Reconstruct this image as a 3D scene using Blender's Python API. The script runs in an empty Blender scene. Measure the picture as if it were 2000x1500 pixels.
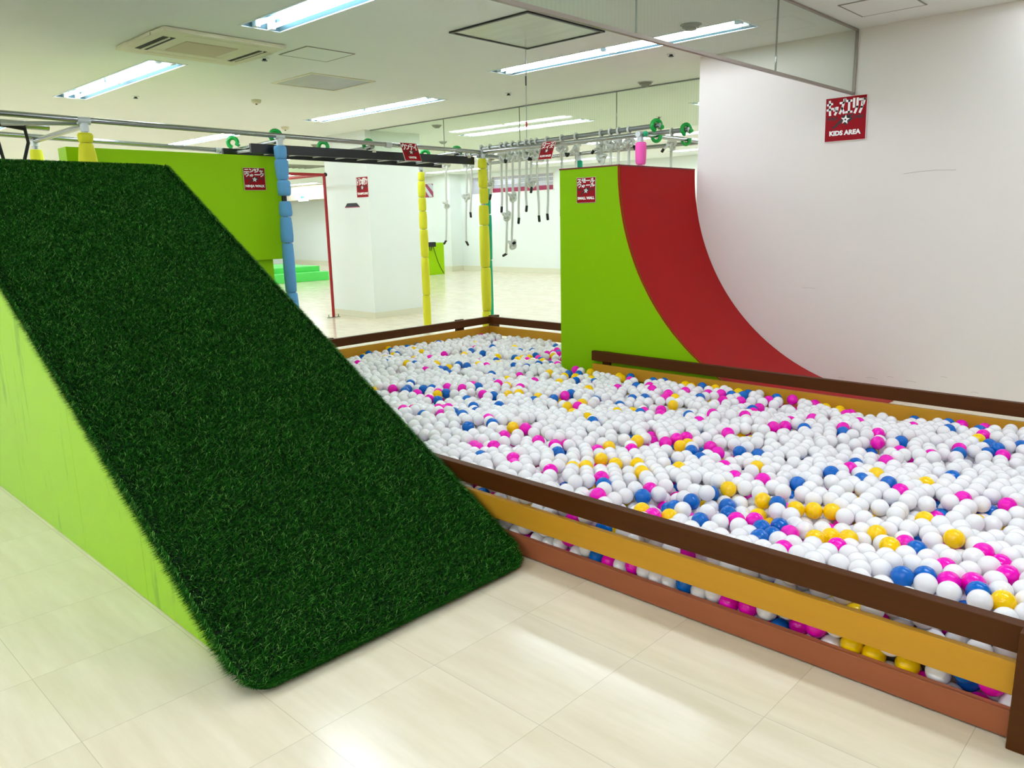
import bpy, bmesh, math, random
import numpy as np
from mathutils import Vector, Matrix, noise

random.seed(7)
rng = np.random.default_rng(11)
S = bpy.context.scene
COL = S.collection

# ------------------------------------------------------------------ camera, world, exposure
CAM = np.array([0.0, 0.0, 1.6])
FPX = 1509.93552
PITCH, ROLL, YAW = 0.20870543, 0.02230636, 0.80761048
def cam_axes(p, r, y):
    cp, sp, cr, sr = math.cos(p), math.sin(p), math.cos(r), math.sin(r)
    f0 = np.array([math.sin(y), math.cos(y), 0]); right = np.array([math.cos(y), -math.sin(y), 0])
    f = f0 * cp + np.array([0, 0, -sp]); down = np.cross(f, right)
    return right * cr + down * sr, -right * sr + down * cr, f
AX, AD, AF = cam_axes(PITCH, ROLL, YAW)
cd = bpy.data.cameras.new('camera'); cam = bpy.data.objects.new('camera', cd); COL.objects.link(cam)
cd.sensor_width = 36; cd.lens = 36 * FPX / 2000; cd.clip_start = 0.05; cd.clip_end = 200
u, b = -AD, -AF
cam.matrix_world = Matrix(((AX[0], u[0], b[0], CAM[0]), (AX[1], u[1], b[1], CAM[1]), (AX[2], u[2], b[2], CAM[2]), (0, 0, 0, 1)))
S.camera = cam
S.view_settings.view_transform = 'Standard'; S.view_settings.look = 'None'
S.view_settings.gamma = 1; S.view_settings.use_curve_mapping = False
S.view_settings.exposure = 1.68
TUBE_STRENGTH = 17.0
w = bpy.data.worlds.new('world'); S.world = w; w.use_nodes = True
w.node_tree.nodes['Background'].inputs[0].default_value = (0.8, 0.9, 1, 1)
w.node_tree.nodes['Background'].inputs[1].default_value = 0.2
S.cycles.max_bounces = 8; S.cycles.diffuse_bounces = 6; S.cycles.glossy_bounces = 4
S.cycles.transparent_max_bounces = 12; S.cycles.transmission_bounces = 4
S.cycles.caustics_reflective = False; S.cycles.caustics_refractive = False

# ------------------------------------------------------------------ materials
def lin(c):
    return tuple(((v / 255) / 12.92 if v / 255 <= 0.04045 else ((v / 255 + 0.055) / 1.055) ** 2.4) for v in c) + (1,)
MATS = {}
def mat(name, rgb, rough=0.5, metal=0.0, spec=0.5, var=0.0, vscale=6.0, bump=0.0, bscale=60.0, emit=0.0, coat=0.0, stretch=(1, 1, 1)):
    m = bpy.data.materials.new(name); m.use_nodes = True; nt = m.node_tree; N = nt.nodes; L = nt.links
    p = N['Principled BSDF']; c = lin(rgb)
    p.inputs['Base Color'].default_value = c; p.inputs['Roughness'].default_value = rough
    p.inputs['Metallic'].default_value = metal; p.inputs['Specular IOR Level'].default_value = spec
    p.inputs['Coat Weight'].default_value = coat; p.inputs['Coat Roughness'].default_value = 0.08
    if emit:
        p.inputs['Emission Color'].default_value = c; p.inputs['Emission Strength'].default_value = emit
    tc = N.new('ShaderNodeTexCoord'); mp = N.new('ShaderNodeMapping'); L.new(tc.outputs['Object'], mp.inputs[0])
    mp.inputs['Scale'].default_value = stretch
    if var:
        n = N.new('ShaderNodeTexNoise'); n.inputs['Scale'].default_value = vscale; n.inputs['Detail'].default_value = 4
        L.new(mp.outputs[0], n.inputs['Vector'])
        mx = N.new('ShaderNodeMix'); mx.data_type = 'RGBA'
        mx.inputs[6].default_value = tuple(v * (1 - var) for v in c[:3]) + (1,)
        mx.inputs[7].default_value = tuple(min(1, v * (1 + var)) for v in c[:3]) + (1,)
        L.new(n.outputs[0], mx.inputs[0]); L.new(mx.outputs[2], p.inputs['Base Color'])
    if bump:
        n2 = N.new('ShaderNodeTexNoise'); n2.inputs['Scale'].default_value = bscale; n2.inputs['Detail'].default_value = 3
        L.new(mp.outputs[0], n2.inputs['Vector'])
        bp = N.new('ShaderNodeBump'); bp.inputs['Strength'].default_value = bump; bp.inputs['Distance'].default_value = 0.002
        L.new(n2.outputs[0], bp.inputs['Height']); L.new(bp.outputs[0], p.inputs['Normal'])
    MATS[name] = m
    return m
def glass_mat(name, tint, gloss):
    m = bpy.data.materials.new(name); m.use_nodes = True; nt = m.node_tree; N = nt.nodes; L = nt.links
    for n in list(N):
        if n.type == 'BSDF_PRINCIPLED': N.remove(n)
    t = N.new('ShaderNodeBsdfTransparent'); t.inputs[0].default_value = tint
    g = N.new('ShaderNodeBsdfGlossy'); g.inputs['Roughness'].default_value = 0.03
    d = N.new('ShaderNodeBsdfDiffuse'); d.inputs[0].default_value = (0.6, 0.66, 0.58, 1)
    lw = N.new('ShaderNodeLayerWeight'); lw.inputs[0].default_value = 0.5
    pw_ = N.new('ShaderNodeMath'); pw_.operation = 'POWER'; L.new(lw.outputs['Facing'], pw_.inputs[0]); pw_.inputs[1].default_value = 5.0
    ma_ = N.new('ShaderNodeMath'); ma_.operation = 'MULTIPLY_ADD'; L.new(pw_.outputs[0], ma_.inputs[0]); ma_.inputs[1].default_value = 0.7; ma_.inputs[2].default_value = 0.03
    mx = N.new('ShaderNodeMixShader'); L.new(ma_.outputs[0], mx.inputs[0]); L.new(t.outputs[0], mx.inputs[1]); L.new(g.outputs[0], mx.inputs[2])
    m2 = N.new('ShaderNodeMixShader')                       # fine wires cast in the glass
    tc = N.new('ShaderNodeTexCoord'); wv = N.new('ShaderNodeTexWave'); wv.wave_type = 'BANDS'; wv.bands_direction = 'X' if gloss == 'X' else 'Y'
    wv.inputs['Scale'].default_value = 9.0; L.new(tc.outputs['Object'], wv.inputs[0])
    mr = N.new('ShaderNodeMapRange'); mr.inputs[1].default_value = 0.9; mr.inputs[2].default_value = 1.0; mr.inputs[3].default_value = 0.02; mr.inputs[4].default_value = 0.07
    L.new(wv.outputs['Fac'], mr.inputs[0]); L.new(mr.outputs[0], m2.inputs[0])
    L.new(mx.outputs[0], m2.inputs[1]); L.new(d.outputs[0], m2.inputs[2])
    L.new(m2.outputs[0], N['Material Output'].inputs[0])
    return m

M_wall = mat('white_wall_paint', (226, 220, 214), 0.6, var=0.015, vscale=1.5)
M_wallb = mat('cool_white_wall_paint', (222, 230, 224), 0.55, var=0.015, vscale=1.5)
M_ceil = mat('ceiling_paint', (234, 240, 234), 0.85, var=0.02, vscale=2.0, bump=0.15, bscale=90)
M_base = mat('baseboard_vinyl', (214, 214, 190), 0.5)
M_lime = mat('lime_paint', (152, 202, 8), 0.5, spec=.12, var=0.04, vscale=1.5)
M_lime_d = mat('lime_painted_board', (134, 184, 2), 0.5, spec=.10, var=0.03, vscale=1.5)
M_red = mat('red_laminate', (166, 8, 12), 0.45, spec=.12, var=0.07, vscale=2.2)
M_dkred = mat('dark_red_edge', (110, 14, 22), 0.5)
M_gold = mat('ochre_board', (196, 140, 34), 0.5, spec=.25, var=0.06, vscale=8, stretch=(1, .3, 4))
M_pinkb = mat('pinkish_brown_board', (154, 86, 54), 0.5, spec=.25, var=0.12, vscale=7, stretch=(1, .4, 3))
M_brown = mat('dark_brown_board', (78, 40, 8), 0.5, spec=.15, var=0.18, vscale=9, stretch=(1, .25, 5), bump=0.2, bscale=50)
M_steel = mat('galvanised_steel', (158, 162, 162), 0.22, metal=0.9, var=0.08, vscale=9)
M_dsteel = mat('dull_grey_steel', (140, 145, 145), 0.4, metal=0.8, var=0.1, vscale=9)
M_black = mat('black_paint', (16, 18, 22), 0.4)
M_rubber = mat('black_rubber', (12, 12, 14), 0.6)
M_blue = mat('blue_foam', (98, 160, 214), 0.8, bump=0.3, bscale=160)
M_yellow = mat('yellow_foam', (218, 216, 40), 0.8, bump=0.3, bscale=160)
M_pinkf = mat('pink_foam', (242, 92, 180), 0.8, bump=0.3, bscale=160)
M_teal = mat('teal_foam', (4, 160, 120), 0.8, bump=0.3, bscale=160)
M_green = mat('green_plastic', (0, 158, 60), 0.35)
M_cap = mat('teal_cap_plastic', (0, 160, 110), 0.35)
M_joint = mat('grey_joint_plastic', (196, 202, 204), 0.4, metal=0.3)
M_rope = mat('white_cotton_rope', (206, 210, 202), 0.85, bump=0.6, bscale=110)
M_signred = mat('sign_red', (150, 14, 28), 0.5, spec=.12)
M_signedge = mat('sign_board_edge', (226, 222, 214), 0.5)
M_white = mat('white_print', (244, 244, 242), 0.5)
M_dprint = mat('dark_print', (44, 12, 16), 0.5)
M_fixture = mat('white_enamel', (222, 230, 232), 0.35)
M_tray = mat('satin_reflector', (72, 104, 114), 0.35)
M_cream = mat('cream_plastic', (222, 218, 192), 0.5)
M_creamd = mat('beige_filter_grille', (204, 192, 164), 0.7, bump=0.4, bscale=200)
M_dark = mat('dark_slot', (40, 42, 40), 0.7)
M_line = mat('panel_joint_grey', (150, 152, 142), 0.7)
M_alu = mat('brown_grey_metal_rail', (150, 140, 130), 0.4, metal=0.4)
M_wood = mat('tan_wood_strip', (190, 160, 110), 0.5)
M_stepg = mat('bright_green_paint', (84, 214, 92), 0.45)
M_redp = mat('red_coated_pipe', (158, 16, 26), 0.35)
M_crim = mat('crimson_vinyl', (146, 6, 66), 0.5)
M_stripe = mat('pale_grey_print', (190, 198, 206), 0.5)
M_pane = mat('interior_glazing', (168, 170, 180), 0.08, metal=0.0, spec=0.9)
M_soffit = mat('beige_panel', (214, 206, 186), 0.7)
M_exit = mat('exit_sign_face', (225, 245, 246), 0.4, emit=0.5)
M_cyan = mat('cyan_print', (30, 180, 200), 0.5)
M_tube_strong = mat('boosted_fluorescent_tube', (238, 244, 255), 0.5, emit=TUBE_STRENGTH * 1.55)  # emission raised only to brighten the area around the camera
M_tube_weak = mat('dimmed_fluorescent_tube', (238, 244, 255), 0.5, emit=TUBE_STRENGTH * .6)  # emission lowered only to calm the hot spot on the right wall
M_tube = mat('fluorescent_tube', (238, 244, 255), 0.5, emit=TUBE_STRENGTH)
M_speaker = mat('vent_grey', (150, 152, 140), 0.6)
M_shaft = mat('dull_grey_panel', (150, 154, 142), 0.35, metal=.6, var=.2, vscale=2.5, stretch=(3, .4, 1))
M_mirror = mat('polished_metal_panel', (170, 178, 164), 0.3, metal=.8, var=0.25, vscale=3.5, stretch=(3, .4, 1))
M_strap = mat('black_strap_webbing', (26, 28, 28), 0.8)
M_clear = mat('frosted_tape', (206, 208, 200), 0.5)

# floor: glossy vinyl tiles, 0.518 m squares with hairline joints
def floor_mat():
    m = bpy.data.materials.new('vinyl_floor_tiles'); m.use_nodes = True; nt = m.node_tree; N = nt.nodes; L = nt.links
    p = N['Principled BSDF']
    geo = N.new('ShaderNodeNewGeometry'); sep = N.new('ShaderNodeSeparateXYZ'); L.new(geo.outputs['Position'], sep.inputs[0])
    def math_(op, a, b=None):
        n = N.new('ShaderNodeMath'); n.operation = op
        for i, v in enumerate((a, b)):
            if v is None: continue
            if isinstance(v, (int, float)): n.inputs[i].default_value = v
            else: L.new(v, n.inputs[i])
        return n.outputs[0]
    T = 0.518; lines = []; ids = []
    for ax, off in (('X', 1.648), ('Y', 1.487)):
        q = math_('DIVIDE', math_('SUBTRACT', sep.outputs[ax], off - 100 * T), T)
        fr = math_('FRACT', q); ids.append(math_('FLOOR', q))
        dd = math_('MINIMUM', fr, math_('SUBTRACT', 1.0, fr))
        lines.append(math_('LESS_THAN', dd, 0.0024))
    line = math_('MAXIMUM', lines[0], lines[1])
    cid = N.new('ShaderNodeCombineXYZ'); L.new(ids[0], cid.inputs[0]); L.new(ids[1], cid.inputs[1])
    wn = N.new('ShaderNodeTexWhiteNoise'); wn.noise_dimensions = '2D'; L.new(cid.outputs[0], wn.inputs['Vector'])
    # marbled streaks, each tile with its own offset
    add = N.new('ShaderNodeVectorMath'); add.operation = 'MULTIPLY_ADD'
    L.new(wn.outputs['Color'], add.inputs[0]); add.inputs[1].default_value = (7, 7, 7); L.new(geo.outputs['Position'], add.inputs[2])
    mp = N.new('ShaderNodeMapping'); mp.inputs['Scale'].default_value = (9, 1.1, 1); L.new(add.outputs[0], mp.inputs[0])
    n1 = N.new('ShaderNodeTexNoise'); n1.inputs['Scale'].default_value = 1.2; n1.inputs['Detail'].default_value = 5; n1.inputs['Roughness'].default_value = 0.6
    L.new(mp.outputs[0], n1.inputs['Vector'])
    cr = N.new('ShaderNodeValToRGB'); L.new(n1.outputs[0], cr.inputs[0])
    cr.color_ramp.elements[0].position = 0.3; cr.color_ramp.elements[0].color = lin((222, 208, 180))
    cr.color_ramp.elements[1].position = 0.66; cr.color_ramp.elements[1].color = lin((234, 221, 197))
    hs = N.new('ShaderNodeHueSaturation'); L.new(cr.outputs[0], hs.inputs['Color'])
    mr = N.new('ShaderNodeMapRange'); mr.inputs[3].default_value = 0.985; mr.inputs[4].default_value = 1.015; L.new(wn.outputs['Value'], mr.inputs[0]); L.new(mr.outputs[0], hs.inputs['Value'])
    mx = N.new('ShaderNodeMix'); mx.data_type = 'RGBA'; L.new(math_('MULTIPLY', line, 0.4), mx.inputs[0]); L.new(hs.outputs[0], mx.inputs[6]); mx.inputs[7].default_value = lin((150, 140, 112))
    L.new(mx.outputs[2], p.inputs['Base Color'])
    p.inputs['Roughness'].default_value = 0.16; p.inputs['Specular IOR Level'].default_value = 0.5
    n3 = N.new('ShaderNodeTexNoise'); n3.inputs['Scale'].default_value = 5; n3.inputs['Detail'].default_value = 2; L.new(geo.outputs['Position'], n3.inputs['Vector'])
    mr2 = N.new('ShaderNodeMapRange'); mr2.inputs[3].default_value = 0.1; mr2.inputs[4].default_value = 0.24; L.new(n3.outputs[0], mr2.inputs[0]); L.new(mr2.outputs[0], p.inputs['Roughness'])
    bp = N.new('ShaderNodeBump'); bp.inputs['Strength'].default_value = 0.12; bp.inputs['Distance'].default_value = 0.01; L.new(n3.outputs[0], bp.inputs['Height']); L.new(bp.outputs[0], p.inputs['Normal'])
    return m
M_floor = floor_mat()

# lime side panels of the grass ramp, with rubbed darker smudges
def panel_mat():
    m = mat('lime_panel_smudged', (160, 208, 16), 0.4, spec=.3); nt = m.node_tree; N = nt.nodes; L = nt.links; p = N['Principled BSDF']
    tc = N.new('ShaderNodeTexCoord'); mp = N.new('ShaderNodeMapping'); mp.inputs['Scale'].default_value = (1, 5, 1.0); L.new(tc.outputs['Object'], mp.inputs[0])
    n = N.new('ShaderNodeTexNoise'); n.inputs['Scale'].default_value = 1.0; n.inputs['Detail'].default_value = 6; n.inputs['Roughness'].default_value = 0.65; L.new(mp.outputs[0], n.inputs['Vector'])
    mr = N.new('ShaderNodeMapRange'); mr.inputs[1].default_value = 0.57; mr.inputs[2].default_value = 0.65; mr.inputs[3].default_value = 0; mr.inputs[4].default_value = 0.7; L.new(n.outputs[0], mr.inputs[0])
    mx = N.new('ShaderNodeMix'); mx.data_type = 'RGBA'; L.new(mr.outputs[0], mx.inputs[0])
    mx.inputs[6].default_value = lin((160, 210, 22)); mx.inputs[7].default_value = lin((118, 170, 0)); L.new(mx.outputs[2], p.inputs['Base Color'])
    return m
M_panel = panel_mat()

def attr_mat(name, attr, kind, rough, spec=0.5, subs=0.0, coat=0.0):
    m = bpy.data.materials.new(name); m.use_nodes = True; N = m.node_tree.nodes; L = m.node_tree.links; p = N['Principled BSDF']
    a = N.new('ShaderNodeAttribute'); a.attribute_type = kind; a.attribute_name = attr
    L.new(a.outputs['Color'], p.inputs['Base Color']); p.inputs['Roughness'].default_value = rough; p.inputs['Specular IOR Level'].default_value = spec
    if subs:
        p.inputs['Subsurface Weight'].default_value = subs; p.inputs['Subsurface Radius'].default_value = (1, .9, .9); p.inputs['Subsurface Scale'].default_value = .02
    return m
M_blade = attr_mat('turf_blades', 'blade_color', 'GEOMETRY', 0.6, 0.12)
M_thatch = mat('turf_thatch', (4, 34, 6), 0.9)
BALLCOL = {'W': lin((235, 231, 233)), 'P': lin((240, 4, 184)), 'B': lin((0, 100, 190)), 'Y': lin((253, 204, 0))}
M_ballstuff = attr_mat('glossy_ball_plastic', 'ball_color', 'INSTANCER', 0.13, 0.4, subs=.3)

# ------------------------------------------------------------------ mesh helpers
def tag(o, label=None, cat=None, group=None, kind=None):
    if label: o['label'] = label
    if cat: o['category'] = cat
    if group: o['group'] = group
    if kind: o['kind'] = kind
    return o
def empty(name, loc, label, cat, group=None):
    o = bpy.data.objects.new(name, None); o.empty_display_size = 0.1; COL.objects.link(o); o.location = loc
    return tag(o, label, cat, group)
def wloc(o):
    v = Vector((0, 0, 0))
    while o is not None: v += o.location; o = o.parent
    return v
class MB:
    def __init__(s): s.v = []; s.f = []
    def quad(s, a, b, c, d):
        n = len(s.v); s.v += [a, b, c, d]; s.f.append((n, n + 1, n + 2, n + 3)); return s
    def box(s, x0, y0, z0, x1, y1, z1):
        n = len(s.v)
        s.v += [(x0, y0, z0), (x1, y0, z0), (x1, y1, z0), (x0, y1, z0), (x0, y0, z1), (x1, y0, z1), (x1, y1, z1), (x0, y1, z1)]
        s.f += [tuple(n + i for i in q) for q in ((0, 3, 2, 1), (4, 5, 6, 7), (0, 1, 5, 4), (1, 2, 6, 5), (2, 3, 7, 6), (3, 0, 4, 7))]
        return s
    def prism(s, poly, off):                                  # polygon of 3-D points pushed by the vector off
        n = len(s.v); k = len(poly); off = Vector(off)
        s.v += [tuple(p) for p in poly] + [tuple(Vector(p) + off) for p in poly]
        s.f.append(tuple(range(n, n + k))); s.f.append(tuple(range(n + 2 * k - 1, n + k - 1, -1)))
        for i in range(k):
            j = (i + 1) % k; s.f.append((n + j, n + i, n + k + i, n + k + j))
        return s
    def tube(s, pts, r, seg=12, cap=True):
        pts = [Vector(p) for p in pts]; R = r if isinstance(r, (list, tuple)) else [r] * len(pts)
        n0 = len(s.v); prev = None
        for i, p in enumerate(pts):
            d = (pts[min(i + 1, len(pts) - 1)] - pts[max(i - 1, 0)]).normalized()
            if prev is None:
                a = Vector((0, 0, 1)) if abs(d.z) < 0.9 else Vector((1, 0, 0))
                x = d.cross(a).normalized()
            else: x = (prev - d * prev.dot(d)).normalized()
            prev = x; y = d.cross(x)
            for k in range(seg):
                t = 2 * math.pi * k / seg
                s.v.append(tuple(p + x * (R[i] * math.cos(t)) + y * (R[i] * math.sin(t))))
        for i in range(len(pts) - 1):
            for k in range(seg):
                a = n0 + i * seg + k; b_ = n0 + i * seg + (k + 1) % seg
                s.f.append((a, b_, b_ + seg, a + seg))
        if cap:
            s.f.append(tuple(n0 + k for k in range(seg))[::-1]); e = n0 + (len(pts) - 1) * seg
            s.f.append(tuple(e + k for k in range(seg)))
        return s
    def ball(s, c, r, seg=12, rings=8, sc=(1, 1, 1)):
        pts = []; c = Vector(c); n0 = len(s.v)
        for i in range(rings + 1):
            ph = math.pi * i / rings
            for k in range(seg):
                t = 2 * math.pi * k / seg
                s.v.append((c.x + sc[0] * r * math.sin(ph) * math.cos(t), c.y + sc[1] * r * math.sin(ph) * math.sin(t), c.z + sc[2] * r * math.cos(ph)))
        for i in range(rings):
            for k in range(seg):
                a = n0 + i * seg + k; b_ = n0 + i * seg + (k + 1) % seg
                s.f.append((a + seg, b_ + seg, b_, a))
        return s
    def build(s, name, m, parent=None, smooth=False, bevel=0.0):
        me = bpy.data.meshes.new(name); off = wloc(parent) if parent else Vector((0, 0, 0))
        if parent is None:
            c = np.array(s.v); lo, hi = c.min(0), c.max(0); off = Vector(((lo[0] + hi[0]) / 2, (lo[1] + hi[1]) / 2, lo[2]))
        me.from_pydata([tuple(Vector(p) - off) for p in s.v], [], s.f)
        me.materials.append(m)
        bm = bmesh.new(); bm.from_mesh(me); bmesh.ops.remove_doubles(bm, verts=bm.verts, dist=1e-6); bmesh.ops.recalc_face_normals(bm, faces=bm.faces)
        bm.to_mesh(me); bm.free()
        if smooth:
            me.polygons.foreach_set('use_smooth', [True] * len(me.polygons)); me.set_sharp_from_angle(angle=math.radians(40))
        o = bpy.data.objects.new(name, me); COL.objects.link(o)
        if parent is None: o.location = off
        else: o.parent = parent
        if bevel:
            bv = o.modifiers.new('bevel', 'BEVEL'); bv.width = bevel; bv.segments = 2; bv.limit_method = 'ANGLE'
        return o
def struct(name, mb, m, parent=None, bevel=0.0, world=True):
    o = mb.build(name, m, parent, bevel=bevel)
    if parent is None: o['kind'] = 'structure'
    return o
def copy_tree(o, parent=None):
    c = o.copy(); COL.objects.link(c); c.parent = parent
    for ch in o.children: copy_tree(ch, c)
    return c
def ctext(body, size, bold=0.0):                              # outline of a word as flat polygons, centred on its width, baseline 0
    cu = bpy.data.curves.new('t', 'FONT'); cu.body = body; cu.size = size; cu.offset = bold; cu.align_x = 'CENTER'; cu.resolution_u = 3
    o = bpy.data.objects.new('t', cu); COL.objects.link(o); bpy.context.view_layer.update()
    me = bpy.data.meshes.new_from_object(o.evaluated_get(bpy.context.evaluated_depsgraph_get()))
    V = [tuple(v.co) for v in me.vertices]; F = [tuple(p.vertices) for p in me.polygons]
    bpy.data.objects.remove(o); bpy.data.curves.remove(cu); bpy.data.meshes.remove(me)
    return V, F

# ------------------------------------------------------------------ the room
HC = 3.10
RX0, RX1, RY0, RY1 = -5.0, 17.81, -6.0, 30.0
def holed(rects, a0, a1, b0, b1, put):                        # a flat surface in cells, skipping the holes
    A = sorted(set([a0, a1] + [v for r in rects for v in (r[0], r[2])])); B = sorted(set([b0, b1] + [v for r in rects for v in (r[1], r[3])]))
    for i in range(len(A) - 1):
        for j in range(len(B) - 1):
            ca, cb = (A[i] + A[i + 1]) / 2, (B[j] + B[j + 1]) / 2
            if not any(r[0] < ca < r[2] and r[1] < cb < r[3] for r in rects): put(A[i], B[j], A[i + 1], B[j + 1])

# lights: (x centre, y start, y end)
LIGHTS = [(3.36, 3.08, 5.83, 'white twin tube ceiling light cut by the top photo edge, above the air conditioner'),
          (3.36, 7.53, 10.2, 'white twin tube ceiling light at upper left, beside the air conditioner'),
          (6.14, 3.17, 5.93, 'long white recessed ceiling light beside the white wall, half seen through the hanging glass panel'),
          (6.71, 7.62, 10.36, 'white recessed ceiling light between the small pale-framed panel and the far glass'),
          (9.95, 7.76, 10.55, 'wide white ceiling light seen beyond the far hanging glass, above the rope maze'),
          (6.55, 12.4, 15.1, 'far white ceiling light seen just above the steel pipe, left of the white pillar'),
          (3.38, 12.6, 15.3, 'ceiling light cut by the left photo edge, just above the steel pipe')]
used = [(round(l[0]), round(l[1])) for l in LIGHTS]
for ix in range(-1, 6):
    for iy in range(-1, 6):
        x = 3.36 + (ix - 1) * 3.25; y = 3.1 + (iy) * 4.45
        if y > 27 or x > 17: continue
        if any(abs(l[0] - x) < 1.2 and abs(l[1] - y) < 1.5 for l in LIGHTS): continue
        if abs(x - 0.11) < .3 and iy in (0,): pass
        if 7.6 < x < 9.6 and 10 < y < 12.5: continue
        LIGHTS.append((x, y, y + 2.72, None))
LW = 0.165
rects = [(x - LW, y0, x + LW, y1) for x, y0, y1, _ in LIGHTS]
H1 = (4.55, 4.11, 5.45, 4.93); H2 = (4.66, 7.16, 5.40, 7.88)
mb = MB(); holed(rects, RX0, RX1, RY0, RY1, lambda a, b_, c, d: mb.quad((a, b_, HC), (a, d, HC), (c, d, HC), (c, b_, HC)))
ceil = struct('ceiling', mb, M_ceil)
mb = MB(); mb.box(RX0, RY0, -0.1, RX1, RY1, 0); struct('floor', mb, M_floor)
mb = MB(); mb.box(RX0 - .15, RY0, 0, RX0, RY1, HC + .3); struct('wall_left', mb, M_wallb)
mb = MB(); mb.box(RX0, RY0 - .15, 0, RX1, RY0, HC + .3); struct('wall_front', mb, M_wall)
mb = MB(); mb.box(RX0, RY1, 0, RX1, RY1 + .15, HC + .3); struct('wall_far', mb, M_wallb)
# back wall with two high interior windows
W1 = (15.15, 2.44, 17.74, 2.95); W2 = (18.2, 2.43, 18.75, 2.97)
mb = MB(); holed([W1, W2], RY0, RY1, 0, HC + .3, lambda a, b_, c, d: mb.box(RX1, a, b_, RX1 + .12, c, d)); struct('wall_back', mb, M_wallb)
mb = MB(); mb.box(RX1 - .015, RY0, 0, RX1, RY1, .16); struct('baseboard_back', mb, M_base)
for i, Wd in enumerate((W1, W2)):
    mb = MB(); mb.box(RX1 + .06, Wd[0], Wd[1], RX1 + .07, Wd[2], Wd[3]); wn = struct('window_%d' % (i + 1), mb, M_pane)
    fr = MB()
    for a in (Wd[0], Wd[2] - .03): fr.box(RX1 - .01, a, Wd[1], RX1 + .06, a + .03, Wd[3])
    for z in (Wd[1], Wd[3] - .02): fr.box(RX1 - .01, Wd[0], z, RX1 + .06, Wd[2], z + .02)
    struct('window_frame', fr, M_wall, wn)
    if i == 0:
        struct('window_band', MB().box(RX1 + .03, Wd[0] + .03, Wd[1] + .02, RX1 + .055, Wd[2] - .03, Wd[1] + .15), M_crim, wn)
        struct('window_light_strip', MB().box(RX1 + .03, Wd[0] + .03, 2.70, RX1 + .055, Wd[2] - .03, 2.715).box(RX1 + .03, Wd[0] + .03, 2.83, RX1 + .055, Wd[2] - .03, 2.845), M_white, wn)  # plain white bars painted in for strip lights beyond the glass
struct('trim_1', MB().box(17.3, 19.15, 0, RX1, 19.95, HC), M_wallb)
struct('trim_2', MB().box(17.28, 19.13, 0, RX1, 19.97, .16), M_base)
struct('trim_3', MB().box(16.9, 24.6, 2.55, RX1, RY1, HC), M_soffit)
# white wall to the right, its end standing just past the red curved slide
wr = struct('wall_right', MB().box(7.05, RY0, 0, 7.95, 4.13, HC), M_wall)
def scuff(pts, r): return MB().tube([(7.0495, y, z) for y, z in pts], r, 6)
struct('scuff_mark', scuff([(2.2, 1.905), (2.08, 1.917), (1.95, 1.921), (1.81, 1.914)], 0.0016), M_speaker, wr)
sm = MB()
for y, z, l in ((2.62, .13, .06), (2.38, .16, .10), (2.2, .19, .05), (2.05, .17, .09), (1.78, .24, .05), (3.0, .93, .12), (1.55, .14, .06)):
    sm.tube([(7.0497, y, z), (7.0497, y - l / 2, z + .004), (7.0497, y - l, z - .002)], 0.0011, 6)
struct('wall_mark', sm, M_speaker, wr)
# big square pillar
pw = struct('wall_pillar', MB().box(7.96, 10.82, 0, 9.12, 12.05, HC), M_wallb)
struct('baseboard_pillar', MB().box(7.945, 10.805, 0, 9.135, 12.065, .1), M_base)

# ------------------------------------------------------------------ ceiling lights
def ceiling_light(x, y0, y1, label):
    mt = M_tube_weak if (5.5 < x < 7 and y0 < 4) else M_tube_strong if y0 < 1 else M_tube
    yc = (y0 + y1) / 2
    e = empty('ceiling_light', (x, yc, HC), label, 'ceiling light', 'fluorescent ceiling lights')
    t = MB(); D = .085; a, c = x - LW, x + LW; ai, ci = x - .07, x + .07
    t.quad((a, y0, HC), (ai, y0 + .03, HC + D), (ai, y1 - .03, HC + D), (a, y1, HC))
    t.quad((ci, y0 + .03, HC + D), (c, y0, HC), (c, y1, HC), (ci, y1 - .03, HC + D))
    t.quad((ai, y0 + .03, HC + D), (ci, y0 + .03, HC + D), (ci, y1 - .03, HC + D), (ai, y1 - .03, HC + D))
    t.quad((a, y0, HC), (c, y0, HC), (ci, y0 + .03, HC + D), (ai, y0 + .03, HC + D))
    t.quad((ai, y1 - .03, HC + D), (ci, y1 - .03, HC + D), (c, y1, HC), (a, y1, HC))
    t.build('reflector_tray', M_tray, e)
    f = MB(); g = .018
    for q in ((a - g, y0 - g, c + g, y0), (a - g, y1, c + g, y1 + g), (a - g, y0, a, y1), (c, y0, c + g, y1)): f.box(q[0], q[1], HC - .006, q[2], q[3], HC + .002)
    f.build('trim_frame', M_fixture, e)
    for s in (-1, 1):
        tb = MB()
        ym = yc
        for u0, u1 in ((y0 + .1, ym - .02), (ym + .02, y1 - .1)): tb.tube([(x + s * .065, u0, HC + .012), (x + s * .065, u1, HC + .012)], .016, 8)
        tb.build('tube', mt, e, smooth=True)
        for yy in (y0 + .05, ym, y1 - .05):
            so = MB(); so.box(x + s * .065 - .018, yy - .03, HC - .008, x + s * .065 + .018, yy + .03, HC + .06)
            so.build('tube_socket', M_fixture, e)
ORD = ['first', 'second', 'third', 'fourth', 'fifth', 'sixth', 'seventh', 'eighth']
for l in LIGHTS:
    lab = l[3]
    if lab is None:
        lab = 'recessed ceiling light, %s row from the front, %s column from the left wall' % (ORD[max(0, round((l[1] + 1.35) / 4.45))], ORD[max(0, round((l[0] + 3.14) / 3.25))])
    ceiling_light(l[0], l[1], l[2], lab)

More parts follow.
